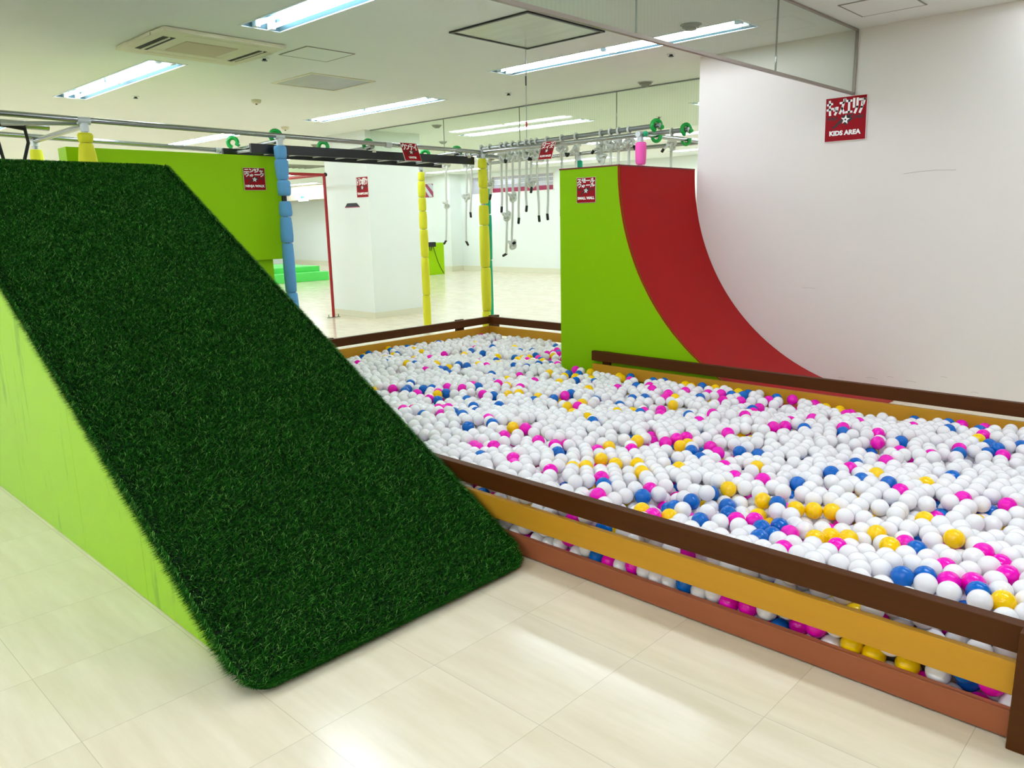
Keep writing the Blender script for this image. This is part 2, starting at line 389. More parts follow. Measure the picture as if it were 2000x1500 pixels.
# ------------------------------------------------------------------ ceiling fittings
def flat_frame(m, x0, y0, x1, y1, wd, z0, z1):
    for q in ((x0, y0, x1, y0 + wd), (x0, y1 - wd, x1, y1), (x0, y0 + wd, x0 + wd, y1 - wd), (x1 - wd, y0 + wd, x1, y1 - wd)): m.box(q[0], q[1], z0, q[2], q[3], z1)
    return m
# ceiling cassette air conditioner
x0, y0, x1, y1 = 2.76, 6.2, 3.80, 7.16
# keep clear of the light between them
e = empty('air_conditioner', (3.28, 6.68, HC), 'square cream ceiling cassette air conditioner with a beige centre grille', 'air conditioner')
b_ = MB(); flat_frame(b_, x0, y0, x1, y1, .245, HC - .035, HC - .002); b_.build('housing', M_cream, e, bevel=.008)
MB().box(x0 + .24, y0 + .24, HC - .03, x1 - .24, y1 - .24, HC - .01).build('intake_panel', M_cream, e)
MB().box(x0 + .3, y0 + .27, HC - .036, x1 - .3, y1 - .27, HC - .03).build('intake_grille', M_creamd, e)
for q in ((x0 + .08, y0 + .2, x0 + .18, y1 - .2), (x1 - .15, y0 + .2, x1 - .07, y1 - .2)):
    d = MB().box(q[0], q[1], HC - .0365, q[2], q[3], HC - .03).build('air_outlet', M_dark, e)
    MB().box((q[0] + q[2]) / 2 - .006, q[1], HC - .045, (q[0] + q[2]) / 2 + .006, q[3], HC - .0366).build('louvre', M_cream, d)
for q in ((x0 + .22, y0 + .07, x1 - .22, y0 + .13), (x0 + .22, y1 - .13, x1 - .22, y1 - .07)):
    MB().box(q[0], q[1], HC - .0375, q[2], q[3], HC - .03).build('louvre', M_cream, e)
def hatch(x0, y0, x1, y1, label):
    e = empty('access_hatch', ((x0 + x1) / 2, (y0 + y1) / 2, HC), label, 'access hatch')
    MB().box(x0 + .012, y0 + .012, HC - .004, x1 - .012, y1 - .012, HC - .0005).build('panel', M_ceil, e)
    flat_frame(MB(), x0, y0, x1, y1, .012, HC - .005, HC - .0005).build('frame', M_line, e)
hatch(3.95, 6.12, 4.45, 6.58, 'small flush square ceiling hatch beside the air conditioner')
hatch(6.15, 2.0, 6.64, 2.47, 'flush square ceiling hatch at top right near the white wall')
# metal panel hatch with the pull cable
e = empty('smoke_vent_panel', (5, 4.52, HC), 'square polished metal panel in the ceiling with a dark frame and a hanging cable', 'vent panel')
flat_frame(MB(), H1[0] - .02, H1[1] - .02, H1[2] + .02, H1[3] + .02, .025, HC - .014, HC - .001).build('frame', M_black, e)
MB().box(H1[0], H1[1], HC - .008, H1[2], H1[3], HC - .001).build('panel', M_mirror, e)
cb = MB().tube([(5.44, 4.94, HC), (5.44, 4.945, 2.8), (5.44, 4.95, 2.33)], .0035, 6).build('pull_cable', M_dsteel, e)
MB().tube([(5.44, 4.947, 2.86), (5.44, 4.947, 2.78)], .007, 8).build('sleeve', M_black, e)
MB().tube([(5.44, 4.949, 2.47), (5.44, 4.949, 2.42)], .009, 8).build('red_toggle', M_redp, e)
# recessed vent opening
e = empty('smoke_vent_panel', (5.03, 7.52, HC), 'smaller square grey metal panel in the ceiling with a pale frame and no cable', 'vent panel')
flat_frame(MB(), H2[0] - .03, H2[1] - .03, H2[2] + .03, H2[3] + .03, .032, HC - .008, HC + .0).build('frame', M_cream, e)
MB().box(H2[0], H2[1], HC - .005, H2[2], H2[3], HC - .001).build('panel', M_shaft, e)
e = empty('return_air_grille', (10.6, 18.3, HC), 'wide grey return air grille in the distant ceiling left of the pillar', 'air grille')
MB().box(9.3, 17.9, HC - .03, 11.9, 18.7, HC - .001).build('frame', M_speaker, e)
s_ = MB()
for k in range(14): s_.box(9.35 + k * .18, 17.95, HC - .045, 9.37 + k * .18, 18.65, HC - .03)
s_.build('slats', M_line, e)
def round_vent(x, y, r, label):
    e = empty('round_vent', (x, y, HC), label, 'round vent')
    pts = [(r, 0), (r, .012), (r * .8, .018), (r * .8, .03), (r * .55, .034), (r * .55, .046), (r * .3, .05)]
    m = MB(); n = 24
    for i, (q, h) in enumerate(pts):
        for k in range(n): m.v.append((x + q * math.cos(2 * math.pi * k / n), y + q * math.sin(2 * math.pi * k / n), HC - .001 - h))
    for i in range(len(pts) - 1):
        for k in range(n): a = i * n + k; c = i * n + (k + 1) % n; m.f.append((a, c, c + n, a + n))
    m.f.append(tuple((len(pts) - 1) * n + k for k in range(n)))
    m.build('diffuser', M_speaker, e, smooth=True)
    MB().tube([(x, y, HC - .0), (x, y, HC - .008)], r * 1.15, 24).build('rim', M_ceil, e)
round_vent(5.80, 3.49, .085, 'round ceiling vent seen through the near hanging glass panel')
round_vent(7.78, 5.25, .085, 'round ceiling vent beside the top edge of the far hanging glass')
round_vent(8.5, 9.65, .08, 'round ceiling vent behind the far glass, left of the hanging cable')
round_vent(10.28, 11.51, .08, 'more distant round ceiling vent right of the white pillar')
round_vent(8.61, 13.3, .08, 'round ceiling vent left of the white pillar')
def sprinkler(x, y, label):
    e = empty('sprinkler_head', (x, y, HC), label, 'sprinkler')
    MB().tube([(x, y, HC), (x, y, HC - .008)], .042, 20).build('flange', M_ceil, e)
    MB().tube([(x, y, HC - .008), (x, y, HC - .022)], .016, 12).tube([(x, y, HC - .022), (x, y, HC - .026)], .026, 14).build('head', M_black, e)
for x, y, l in ((3.88, 9.64, 'small sprinkler head right of the upper left ceiling light'), (3.93, 6.8, 'small sprinkler head next to the corner of the air conditioner'),
                (7.14, 6.78, 'small sprinkler head between the metal hatch and the far glass'), (6.69, 4.23, 'small sprinkler head beside the long right ceiling light'),
                (5.73, 12.3, 'small distant sprinkler head just above the steel pipe'), (10.59, 6.89, 'small sprinkler head seen through the far glass above the green clamps')):
    sprinkler(x, y, l)
def detector(x, y, label):
    e = empty('smoke_detector', (x, y, HC), label, 'smoke detector')
    MB().tube([(x, y, HC), (x, y, HC - .012), (x, y, HC - .035), (x, y, HC - .045)], [.06, .06, .05, .03], 20).build('body', M_cream, e, smooth=True)
    MB().tube([(x, y, HC - .045), (x, y, HC - .055)], .012, 10).build('sensor', M_dark, e)
detector(5.08, 9.06, 'round cream smoke detector between the two left ceiling lights')
detector(6.75, 11.23, 'round cream smoke detector above the left blue padded pole')

# ------------------------------------------------------------------ hanging glass smoke curtains
def curtain_x(y, xs, z0, label):
    e = empty('hanging_glass_panel', ((xs[0] + xs[-1]) / 2, y, HC), label, 'glass panel')
    for a, b_ in zip(xs[:-1], xs[1:]): MB().box(a + .004, y - .004, z0 + .012, b_ - .004, y + .004, HC - .012).build('glass_pane', M_glassX, e)
    j = MB()
    for a in xs[1:-1]: j.box(a - .003, y - .006, z0, a + .003, y + .006, HC - .01)
    j.build('joint_strip', M_line, e)
    MB().box(xs[0], y - .012, z0 - .008, xs[-1], y + .012, z0 + .012).build('bottom_rail', M_alu, e)
    MB().box(xs[0], y - .012, HC - .014, xs[-1], y + .012, HC - .001).build('top_rail', M_alu, e)
    MB().box(xs[-1] - .012, y - .012, z0, xs[-1] - .001, y + .012, HC - .014).build('wall_channel', M_alu, e)
M_glassX = glass_mat('wired_glass_near', (.90, .94, .90, 1), 'X')
M_glassY = glass_mat('wired_glass_far', (.90, .95, .89, 1), 'Y')
curtain_x(2.65, [-.8, 2.3, 3.83, 5.56, 7.048], 2.585, 'near hanging wired glass panel meeting the white wall above the sign')
e = empty('hanging_glass_panel', (8.06, 7.6, HC), 'far hanging wired glass panel running from the white pillar to the white wall', 'glass panel')
ys = [4.14, 5.85, 7.46, 9.0, 10.80]
for a, b_ in zip(ys[:-1], ys[1:]): MB().box(8.056, a + .004, 2.6, 8.064, b_ - .004, HC - .012).build('glass_pane', M_glassY, e)
j = MB()
for a in ys[1:-1]: j.box(8.054, a - .003, 2.6, 8.066, a + .003, HC - .01)
j.build('joint_strip', M_line, e)
MB().box(8.045, ys[0], HC - .014, 8.075, ys[-1], HC - .001).build('top_rail', M_dsteel, e)

# ------------------------------------------------------------------ signs
G = {
 'ki': [[(.1, .74), (.9, .80)], [(.05, .36), (.95, .43)], [(.44, 1), (.56, 0)]],
 'tsu': [[(.1, .55), (.2, .38)], [(.4, .6), (.48, .42)], [(.85, .62), (.75, .3), (.38, 0)]],
 'zu': [[(.08, .8), (.66, .8), (.44, .4), (.04, .05)], [(.42, .4), (.76, .05)], [(.76, 1.03), (.8, .92)], [(.93, 1.03), (.97, .92)]],
 'e': [[(.1, .9), (.9, .9)], [(.5, .9), (.5, .08)], [(0, .08), (1, .08)]],
 'ri': [[(.2, 1), (.2, .42)], [(.82, 1), (.8, .4), (.42, 0)]],
 'a': [[(.05, .92), (.95, .92), (.7, .58)], [(.5, .72), (.45, .35), (.15, 0)]],
 'ni': [[(.15, .8), (.85, .8)], [(0, .12), (1, .12)]],
 'n': [[(.08, .88), (.38, .7)], [(.95, .8), (.62, .25), (.08, .08)]],
 'ji': [[(.1, .92), (.38, .8)], [(.02, .62), (.3, .5)], [(.9, .65), (.6, .2), (.08, .06)], [(.72, 1.02), (.78, .88)], [(.92, 1.02), (.98, .88)]],
 'ya': [[(.08, .42), (.88, .55), (.72, .3)], [(.32, .7), (.5, 0)]],
 'u': [[(.5, 1.02), (.5, .84)], [(.1, .48), (.1, .8), (.92, .8), (.82, .35), (.38, 0)]],
 'o': [[(.08, .48), (.92, .48)], [(.6, .72), (.6, .02)], [(.56, .44), (.12, .1)]],
 '-': [[(.04, .5), (.96, .5)]],
 'ku': [[(.36, 1), (.3, .75), (.05, .5)], [(.34, .82), (.92, .82), (.75, .35), (.3, 0)]],
 'su': [[(.1, .85), (.82, .85), (.5, .4), (.05, .05)], [(.5, .42), (.9, .05)]],
 'mo': [[(.12, .9), (.88, .9)], [(.02, .54), (.98, .54)], [(.42, .9), (.42, .1), (.95, .1)]],
 'ru': [[(.24, .88), (.22, .4), (.02, .05)], [(.56, .98), (.56, .1), (.98, .42)]],
 'ro': [[(.1, .88), (.9, .88), (.9, .1), (.1, .1), (.1, .96)]],
 'pu': [[(.05, .82), (.84, .82), (.68, .38), (.2, 0)], [(.93, 1.06), (1.0, .94)]],
 'me': [[(.82, 1), (.62, .45), (.1, 0)], [(.25, .66), (.85, .2)]],
 'i': [[(.88, 1), (.52, .6), (.05, .36)], [(.56, .66), (.56, 0)]],
 'te': [[(.2, .95), (.8, .95)], [(0, .62), (1, .62)], [(.54, .62), (.46, .25), (.2, 0)]],
 'to': [[(.3, 1), (.3, 0)], [(.3, .62), (.88, .36)]],
 'ra': [[(.2, .97), (.8, .97)], [(.08, .66), (.92, .66), (.76, .25), (.3, 0)]],
 'po': [[(.05, .7), (.95, .7)], [(.5, .95), (.5, 0)], [(.26, .48), (.08, .14)], [(.74, .48), (.92, .14)], [(.9, 1.02), (.97, .92)]],
}
SMALL = {'tsu', 'ya', 'o'}
def glyph(polys, g, x, y, wd, h, t):
    if g in SMALL: wd *= .85; h *= .78
    for st in G[g]:
        P = [Vector((x + a * wd, y + b_ * h)) for a, b_ in st]
        for p, q in zip(P[:-1], P[1:]):
            d = (q - p); L = d.length; d = d / max(L, 1e-6); n = Vector((-d.y, d.x)); horiz = abs(d.x) > .8
            tt = t * (1.0 if horiz else 1.1) / 2; ex = d * (tt * .8)
            polys.append([p - ex - n * tt, q + ex - n * tt, q + ex + n * tt, p - ex + n * tt])
def sign(center, right, up, wd, ht, kata, latin, label, lat_size=None, thick=.006, stacked=None):
    right = Vector(right).normalized(); up = Vector(up).normalized(); nrm = right.cross(up).normalized(); c = Vector(center)
    e = empty('sign', c - up * (ht / 2), label, 'sign', 'dark red area signs')
    def P(x, y, z): return tuple(c + right * (x * wd) + up * (y * ht) + nrm * z)
    def slab(m, poly, z0, z1): m.prism([P(x, y, z0) for x, y in poly], nrm * (z1 - z0))
    b0 = MB(); slab(b0, [(-.5, -.5), (.5, -.5), (.5, .5), (-.5, .5)], 0, thick); b0.build('board', M_signedge, e)
    b1 = MB(); slab(b1, [(-.49, -.49), (.49, -.49), (.49, .49), (-.49, .49)], thick, thick + .0008); b1.build('printed_face', M_signred, e)
    k = MB()
    rows = kata; nrow = len(rows); top = .47; block = .36
    for r_, row in enumerate(rows):
        rh = block / nrow * .84; y = top - (r_ + 1) * block / nrow + .01
        cw = .93 / len(row); polys = []
        for i, g in enumerate(row): glyph(polys, g, -.465 + i * cw + cw * .06, y, cw * .86, rh, .048 if nrow == 1 else .042)
        for q in polys: slab(k, [(p.x, p.y) for p in q], thick + .0008, thick + .0016)
    k.build('katakana_lettering', M_white, e)
    # dark brush streak, then the throwing star
    d = MB(); zz = thick + .0009
    slab(d, [(-.32, -.19), (-.28, -.21), (.02, -.0), (.02, .08), (-.08, .02)], zz, zz + .0003)
    slab(d, [(-.1, .07), (.2, .1), (.14, .05), (.05, -.02), (-.04, -.02)], zz, zz + .0003)
    slab(d, [(-.08, -.02), (.05, -.1), (.15, -.04), (.2, .0), (.08, .04)], zz, zz + .0003)
    slab(d, [(.06, -.12), (.02, -.15), (-.04, -.11), (0, -.05)], zz, zz + .0003)
    for txt, tx in (('NINJA', -.32), ('PARK', .32)):
        V, F = ctext(txt, .125, .005)
        n = len(d.v); d.v += [P(tx + v[0] * .75, v[1] * .8 - .01, zz + .0006) for v in V]; d.f += [tuple(n + i for i in f) for f in F]
    d.build('dark_print', M_dprint, e)
    s_ = MB(); a = [(.115 * math.sin(math.pi * 2 * i / 10 + .12) * (1 if i % 2 == 0 else .42), -.02 + .115 * math.cos(math.pi * 2 * i / 10 + .12) * (1 if i % 2 == 0 else .42)) for i in range(10)]
    slab(s_, a, thick + .0014, thick + .002); st = s_.build('star_emblem', M_white, e)
    hb = MB(); slab(hb, [(.022 * math.cos(i), -.02 + .022 * math.sin(i)) for i in np.linspace(0, 2 * math.pi, 9)[:-1]], thick + .002, thick + .0023); hb.build('star_hole', M_dprint, st)
    V, F = ctext(latin, .135, .007); xs = [v[0] for v in V]; sw = min(.9 / (max(xs) - min(xs)), 1.15)
    l = MB(); cx = (max(xs) + min(xs)) / 2; l.v = [P((v[0] - cx) * sw, v[1] * 1.05 - .36, thick + .0016) for v in V]; l.f = list(F); l.build('name_lettering', M_white, e)
    return e
Ynorm = ((0, -1, 0), (0, 0, 1))
sign((7.048, 2.70, 2.39), (0, -1, 0), (0, .02, 1), .35, .365, [['ki', 'tsu', 'zu', 'e', 'ri', 'a']], 'KIDS AREA', 'dark red sign reading KIDS AREA on the white wall below the hanging glass', thick=.012)
sign((4.135, 7.546, 2.07), (1, 0, .01), (0, 0, 1), .238, .222, [['ni', 'n', 'ji', 'ya'], ['u', 'o', '-', 'ku']], 'NINJA WALK', 'dark red sign reading NINJA WALK on the lime green board')
sign((5.757, 4.511, 1.854), (0, -1, 0), (0, 0, 1), .217, .226, [['su', 'mo', '-', 'ru'], ['u', 'o', '-', 'ru']], 'SMALL WALL', 'dark red sign reading SMALL WALL on the lime green side of the curved slide')
sign((7.958, 10.965, 2.195), (0, -1, 0), (0, 0, 1), .325, .332, [['to', 'ra', 'n', 'po', 'ri', 'n']], 'TRAMPOLINE', 'dark red sign reading TRAMPOLINE on the white pillar')
sign((6.03, 7.325, 2.405), (1, 0, 0), (0, .42, 1), .245, .225, [['u', 'n', 'te', 'i']], 'UNTEI', 'dark red sign reading UNTEI hung on the black monkey bar beam')
sign((7.145, 6.18, 2.39), (0, -1, 0), (.40, 0, 1), .205, .222, [['ro', '-', 'pu'], ['me', 'i', 'zu']], 'ROPE MAZE', 'dark red sign reading ROPE MAZE hung on the steel pipe')
# small trampoline picture on the pillar
e = empty('trampoline_decal', (7.957, 11.29, 1.87), 'small black trampoline shaped sticker on the white pillar under the sign', 'sticker')
MB().prism([(7.958, 11.50, 1.885), (7.958, 11.08, 1.885), (7.958, 11.16, 1.945), (7.958, 11.43, 1.945)], (-.003, 0, 0)).build('black_print', M_black, e)
MB().prism([(7.958, 11.51, 1.872), (7.958, 11.07, 1.872), (7.958, 11.08, 1.885), (7.958, 11.50, 1.885)], (-.003, 0, 0)).build('crimson_rim', M_crim, e)

# ------------------------------------------------------------------ ball pit fence
XN, XF, XW_, YE, YN, YM = 2.55, 5.70, 7.0, 7.10, 0.28, 4.83   # near side, far side, wide part, end, near end, step
FZ = ((0.008, 0.099), (0.153, 0.262), (0.294, 0.385))
e = empty('ball_pit_fence', (4.2, 3.7, 0), 'low wooden ball pit fence with dark brown top rail and ochre and reddish boards', 'fence')
t_ = .03
def fence_run(fn, tops=True, base=True, tb=.034):
    if base: fn(FZ[0], t_).build('base_board', M_pinkb, e, bevel=.003)
    fn(FZ[1], .028).build('middle_board', M_gold, e, bevel=.003)
    if tops: fn(FZ[2], .047).build('top_rail', M_brown, e, bevel=.003)
fence_run(lambda z, t: MB().box(XN, YN + .05, z[0], XN + t, YE, z[1]))
fence_run(lambda z, t: MB().box(XF, YN, z[0], XF + t, 4.41 if t > .04 else YM - .69, z[1]) if t > .04 else MB().box(XF + .01, YN, z[0], XF + .01 + t, 4.41, z[1]))
fence_run(lambda z, t: MB().box(XN, YE, z[0], 7.06 if t > .04 else 7.03, YE + t, z[1]))
fence_run(lambda z, t: MB().box(7.03, YM + .02, z[0], 7.03 + t, YE + .02, z[1]))
fence_run(lambda z, t: MB().box(XN + .05, YN, z[0], XF, YN + t, z[1]))
for q in ((2.503, .25, 2.548, .36), (2.60, YE + .05, 2.69, YE + .10), (6.50, YE + .048, 6.62, YE + .09), (7.08, YE - .01, 7.2, YE + .07), (4.6, YE + .048, 4.69, YE + .09),
          (5.735, 4.22, 5.757, 4.31)):
    MB().box(q[0], q[1], 0, q[2], q[3], .385 if q[1] < 5 else .392).build('post', M_brown, e, bevel=.003)

# ------------------------------------------------------------------ small wall (red quarter pipe)
R_, YC, ZC = 2.045, 2.11, 2.05
e = empty('curved_slide', (6.4, 3.5, 0), 'red quarter pipe slide with lime green side standing behind the ball pit', 'slide')
arc = []
for i in range(41):
    a = math.pi / 2 * i / 40; arc.append((YC + R_ * math.sin(math.pi / 2 - a), ZC - R_ * math.cos(math.pi / 2 - a)))
X0, X1 = 5.76, 7.045
MB().prism([(X0, y, z) for y, z in arc] + [(X0, YC, 0), (X0, 4.83, 0), (X0, 4.83, 2.047), ], (.02, 0, 0)).build('side_panel', M_lime_d, e)
m = MB(); n = len(arc)
for y, z in arc:
    m.v += [(X0 - .002, y, z), (X1, y, z)]
for y, z in arc:
    dy, dz = (y - YC) / R_, (z - ZC) / R_; m.v += [(X0 - .002, y + dy * .01, z + dz * .004), (X1, y + dy * .01, z + dz * .004)]
for i in range(n - 1):
    a = 2 * i; c = 2 * n + 2 * i
    m.f += [(a, a + 1, a + 3, a + 2), (c, c + 2, c + 3, c + 1), (a, a + 2, c + 2, c), (a + 1, c + 1, c + 3, a + 3)]
m.build('riding_surface', M_red, e, smooth=True)
MB().box(X0 - .004, 4.152, 2.047, X1, 4.834, 2.060).build('top_board', M_dkred, e)
MB().prism([(X1 - .02, y, z - .012) for y, z in arc] + [(X1 - .02, YC, 0.001), (X1 - .02, 4.82, 0.001), (X1 - .02, 4.82, 2.04)], (.015, 0, 0)).build('side_panel', M_lime_d, e)
MB().box(X0 + .021, 4.81, 0, X1 - .021, 4.83, 2.046).build('back_panel', M_lime_d, e)

# ------------------------------------------------------------------ grass ramp
RXa, RXb = 1.145, 2.47
def zr(y): return .012 + .574 * (y - 2.30)                    # mat surface under the blades
e = empty('grass_ramp', (1.8, 4.4, 0), 'steep ramp covered in dark green artificial turf with lime green sides', 'ramp')
ys_ = [2.62, 2.84, 3.33, 4.1, 5.1, 5.80]
def sidepan(x0, x1):
    for a, b_ in zip(ys_[:-1], ys_[1:]):
        a2 = a + .0012; za, zb = zr(a2) - .045, zr(b_) - .045
        MB().prism([(x0, a2, 0.002), (x0, b_ - .0012, 0.002), (x0, b_ - .0012, zb), (x0, a2, max(.01, za))], (x1 - x0, 0, 0)).build('side_panel', M_panel, e)
sidepan(RXa, RXa + .018); sidepan(RXb - .018, RXb)
MB().box(RXa, 5.802, 0.002, RXa + .018, 7.1, 1.98).build('side_panel', M_panel, e)
MB().box(RXb - .018, 5.802, 0.002, RXb, 7.1, 1.98).build('side_panel', M_panel, e)
MB().prism([(RXa + .019, 2.55, .001), (RXa + .019, 5.8, .001), (RXa + .019, 5.8, zr(5.8) - .047), (RXa + .019, 2.55, zr(2.55) - .047)], (RXb - RXa - .038, 0, 0)).build('deck', M_dark, e)
MB().box(RXa, 5.81, 1.98, RXb, 7.1, 2.0).build('platform', M_lime, e)
# turf mat: rounded outline following the slope then folding over the crest
TX0, TX1, TY0, TY1 = 1.085, 2.485, 2.315, 5.82
def inside(x, y, m=0.0):
    r = .09
    x0, x1, y0 = TX0 + m, TX1 - m, TY0 + m
    ok = (x > x0) & (x < x1) & (y > y0)
    for cx, sx in ((x0 + r, -1), (x1 - r, 1)):
        c = ((x - cx) * sx > 0) & (y < y0 + r)
        ok &= ~(c & (((x - cx) ** 2 + (y - y0 - r) ** 2) > r * r))
    return ok
out = []
r = .09
for k in range(9):
    a = math.pi + (math.pi / 2) * k / 8; out.append((TX0 + r + r * math.cos(a), TY0 + r + r * math.sin(a)))
for k in range(9):
    a = -math.pi / 2 + (math.pi / 2) * k / 8; out.append((TX1 - r + r * math.cos(a), TY0 + r + r * math.sin(a)))
out += [(TX1, TY1), (TX0, TY1)]
def zmat(y): return np.maximum(zr(y), .012) if isinstance(y, np.ndarray) else max(zr(y), .012)
MB().prism([(x, y, zmat(y)) for x, y in out], (0, 0, -.012)).build('turf_backing', M_thatch, e)
MB().box(TX0, TY1, zr(TY1) - .012, TX1, TY1 + 1.2, zr(TY1)).build('turf_backing', M_thatch, e)
def turf(n):
    X = rng.uniform(TX0, TX1, n * 2); Y = rng.uniform(TY0, TY1 + .12, n * 2)
    ok = inside(X, Y); X, Y = X[ok][:n], Y[ok][:n]
    # extra blades along the edges
    ne = 46000
    ex = np.where(rng.random(ne) < .5, TX0, TX1); ey = rng.uniform(TY0 + .09, TY1, ne)
    X = np.concatenate([X, ex]); Y = np.concatenate([Y, ey])
    nb = 14000
    bx_ = rng.uniform(TX0, TX1, nb); ins = np.clip(.09 - np.minimum(bx_ - TX0, TX1 - bx_), 0, .09)
    X = np.concatenate([X, bx_]); Y = np.concatenate([Y, TY0 + .09 - np.sqrt(np.maximum(.0081 - ins ** 2, 0))])
    N = len(X)
    onslope = Y < TY1
    Z = np.where(onslope, np.maximum(.012 + .574 * (Y - 2.30), .012), .012 + .574 * (TY1 - 2.30))
    Z -= np.where(np.arange(N) >= N - nb - ne, rng.random(N) * .012, 0)
    nr = np.array([0, -.574, 1]); nr /= np.linalg.norm(nr)
    nrm = np.where(onslope[:, None], nr, np.array([0, 0, 1.]))
    L = rng.uniform(.019, .034, N); L[N - nb - ne:N - nb] *= 1.8; L[N - nb:] *= 1.3
    # clumped lean direction
    gx, gy = X * 9, Y * 9
    ang = rng.uniform(0, 2 * math.pi, N)
    lean = np.stack([np.cos(ang) * 1.15 + .10 * np.sin(gx * 1.3 + 2 * np.sin(gy)), np.sin(ang) * .9 + .08 * np.cos(gy * 1.1 + 2 * np.sin(gx * .7)) - .12, np.zeros(N)], 1)
    # outward lean at borders
    dl, dr, db = X - TX0, TX1 - X, Y - TY0
    k = .05
    lean[:, 0] += -1.5 * np.clip(1 - dl / k, 0, 1) + 1.3 * np.clip(1 - dr / k, 0, 1)
    lean[:, 1] += -.6 * np.clip(1 - db / k, 0, 1)
    lean[:, 2] -= .8 * np.clip(1 - np.minimum(dl, dr) / k, 0, 1)
    base = np.stack([X, Y, Z], 1)
    d1 = nrm + lean * .45; d1 /= np.linalg.norm(d1, axis=1)[:, None]
    d2 = nrm * .55 + lean * 1.25; d2 /= np.linalg.norm(d2, axis=1)[:, None]
    mid = base + d1 * (L * .55)[:, None]; tip = mid + d2 * (L * .5)[:, None]
    tip[:, 2] = np.maximum(tip[:, 2], .004); mid[:, 2] = np.maximum(mid[:, 2], .004)
    a2 = rng.uniform(0, 2 * math.pi, N); side = np.stack([np.cos(a2), np.sin(a2), np.zeros(N)], 1)
    wd = rng.uniform(.0010, .0018, N)[:, None]
    V = np.stack([base - side * wd, base + side * wd, mid + side * wd * .9, mid - side * wd * .9, tip], 1).reshape(-1, 3)
    off = np.array(e.location)
    V = V - off
    me = bpy.data.meshes.new('turf')
    me.vertices.add(5 * N); me.vertices.foreach_set('co', V.astype(np.float32).ravel())
    i = np.arange(N) * 5
    loops = np.stack([i, i + 1, i + 2, i + 3, i + 3, i + 2, i + 4], 1).ravel()
    me.loops.add(7 * N); me.loops.foreach_set('vertex_index', loops.astype(np.int32))
    me.polygons.add(2 * N)
    st = np.stack([np.arange(N) * 7, np.arange(N) * 7 + 4], 1).ravel(); me.polygons.foreach_set('loop_start', st.astype(np.int32))
    me.polygons.foreach_set('loop_total', np.tile([4, 3], N).astype(np.int32))
    me.update(calc_edges=True)
    # tint of each yarn: mixed dark, mid and a few light straw-green yarns painted in as highlights
    c0 = np.array(lin((4, 60, 4))[:3]); c1 = np.array(lin((30, 106, 12))[:3]); c2 = np.array(lin((108, 166, 74))[:3])
    q = rng.random(N)
    col = np.where(q[:, None] < .5, c0, np.where(q[:, None] < .88, c1, c2)) * rng.uniform(.75, 1.2, N)[:, None]
    col = np.concatenate([col, np.ones((N, 1))], 1); col = np.repeat(col, 5, 0)
    at = me.attributes.new('blade_color', 'FLOAT_COLOR', 'POINT'); at.data.foreach_set('color', col.astype(np.float32).ravel())
    me.materials.append(M_blade)
    o = bpy.data.objects.new('turf', me); COL.objects.link(o); o.parent = e; o['kind'] = 'stuff'
    return o
turf(380000)

# ------------------------------------------------------------------ ninja walk board
e = empty('climbing_board', (3.4, 7.7, 0), 'large lime green box board behind the grass ramp carrying a red sign', 'board')
MB().box(2.40, 7.555, 1.25, 4.45, 7.76, 2.305).build('upper_box', M_lime, e, bevel=.003)
MB().box(2.40, 7.62, 0, 4.31, 7.76, 1.248).build('lower_panel', M_lime, e)

# ------------------------------------------------------------------ padded pole frame with pipes
ZP = 2.466; YA, YB = 7.40, 8.80
def foam_pole(x, y, ztop, z0, color, segs, label, group, tape=None, lean=0.0, cap=False):
    e = empty('padded_pole', (x, y, z0), label, 'pole', group)
    MB().tube([(x, y, z0), (x, y, ztop)], .0243, 14).build('steel_post', M_steel, e, smooth=True)
    for k, (za, zb, ra, rb) in enumerate(segs):
        h = za - zb; rm = max(ra, rb) * 1.04; w_ = (random.random() - .5) * .012; w2 = (random.random() - .5) * .012
        MB().tube([(x + w_, y + w2, zb), (x + w_, y + w2, zb + .012), (x + w_, y + w2, zb + h * .25), (x + w_, y + w2, zb + h * .75), (x + w_, y + w2, za - .012), (x + w_, y + w2, za)],
                  [rb * .8, rb * .96, rb * .65 + rm * .35, ra * .65 + rm * .35, ra * .96, ra * .8], 16).build('foam_sleeve', color, e, smooth=True)
    c = MB().tube([(x, y, ztop - .09), (x, y, ztop - .02)], .034, 14); c.tube([(x - .05, y, ztop), (x + .05, y, ztop)], .032, 14)
    c.build('pipe_joint', M_joint, e, smooth=True)
    if tape: MB().tube([(x, y, tape[0]), (x, y, tape[1])], .0265, 14).build('black_tape', M_black, e, smooth=True)
    if cap: MB().ball((x, y - .065, ztop), .03, 14, 8).build('end_cap', M_cap, e, smooth=True)
    return e
def zs(px_list):  return px_list
def segs_from(zlist, r):
    return [(a, b_, r * (1 + .12 * random.uniform(-1, 1)), r * (1 + .12 * random.uniform(-1, 1))) for a, b_ in zlist]
blue = [(2.40, 2.27), (2.265, 2.06), (2.055, 1.90), (1.845, 1.69), (1.685, 1.42), (1.415, .90), (.895, .5), (.495, .04)]
foam_pole(4.375, 7.405, 2.49, 0, M_blue, segs_from(blue, .067), 'blue foam padded pole at the right edge of the lime green board', 'foam padded poles', tape=(1.90, 1.845))
foam_pole(4.42, YB, 2.46, 0, M_blue, segs_from([(2.36, 2.0), (1.995, 1.5), (1.495, 1.0), (.995, .5), (.495, .04)], .055), 'short visible top of a blue foam padded pole behind the lime green board', 'foam padded poles')
foam_pole(2.52, YA, 2.51, 0, M_yellow, [(2.41, 2.33, .062, .058), (2.325, 1.95, .058, .088), (1.945, 1.4, .06, .06), (1.39, .7, .06, .06), (.69, .04, .06, .06)], 'yellow foam padded pole rising just behind the top of the grass ramp', 'foam padded poles')
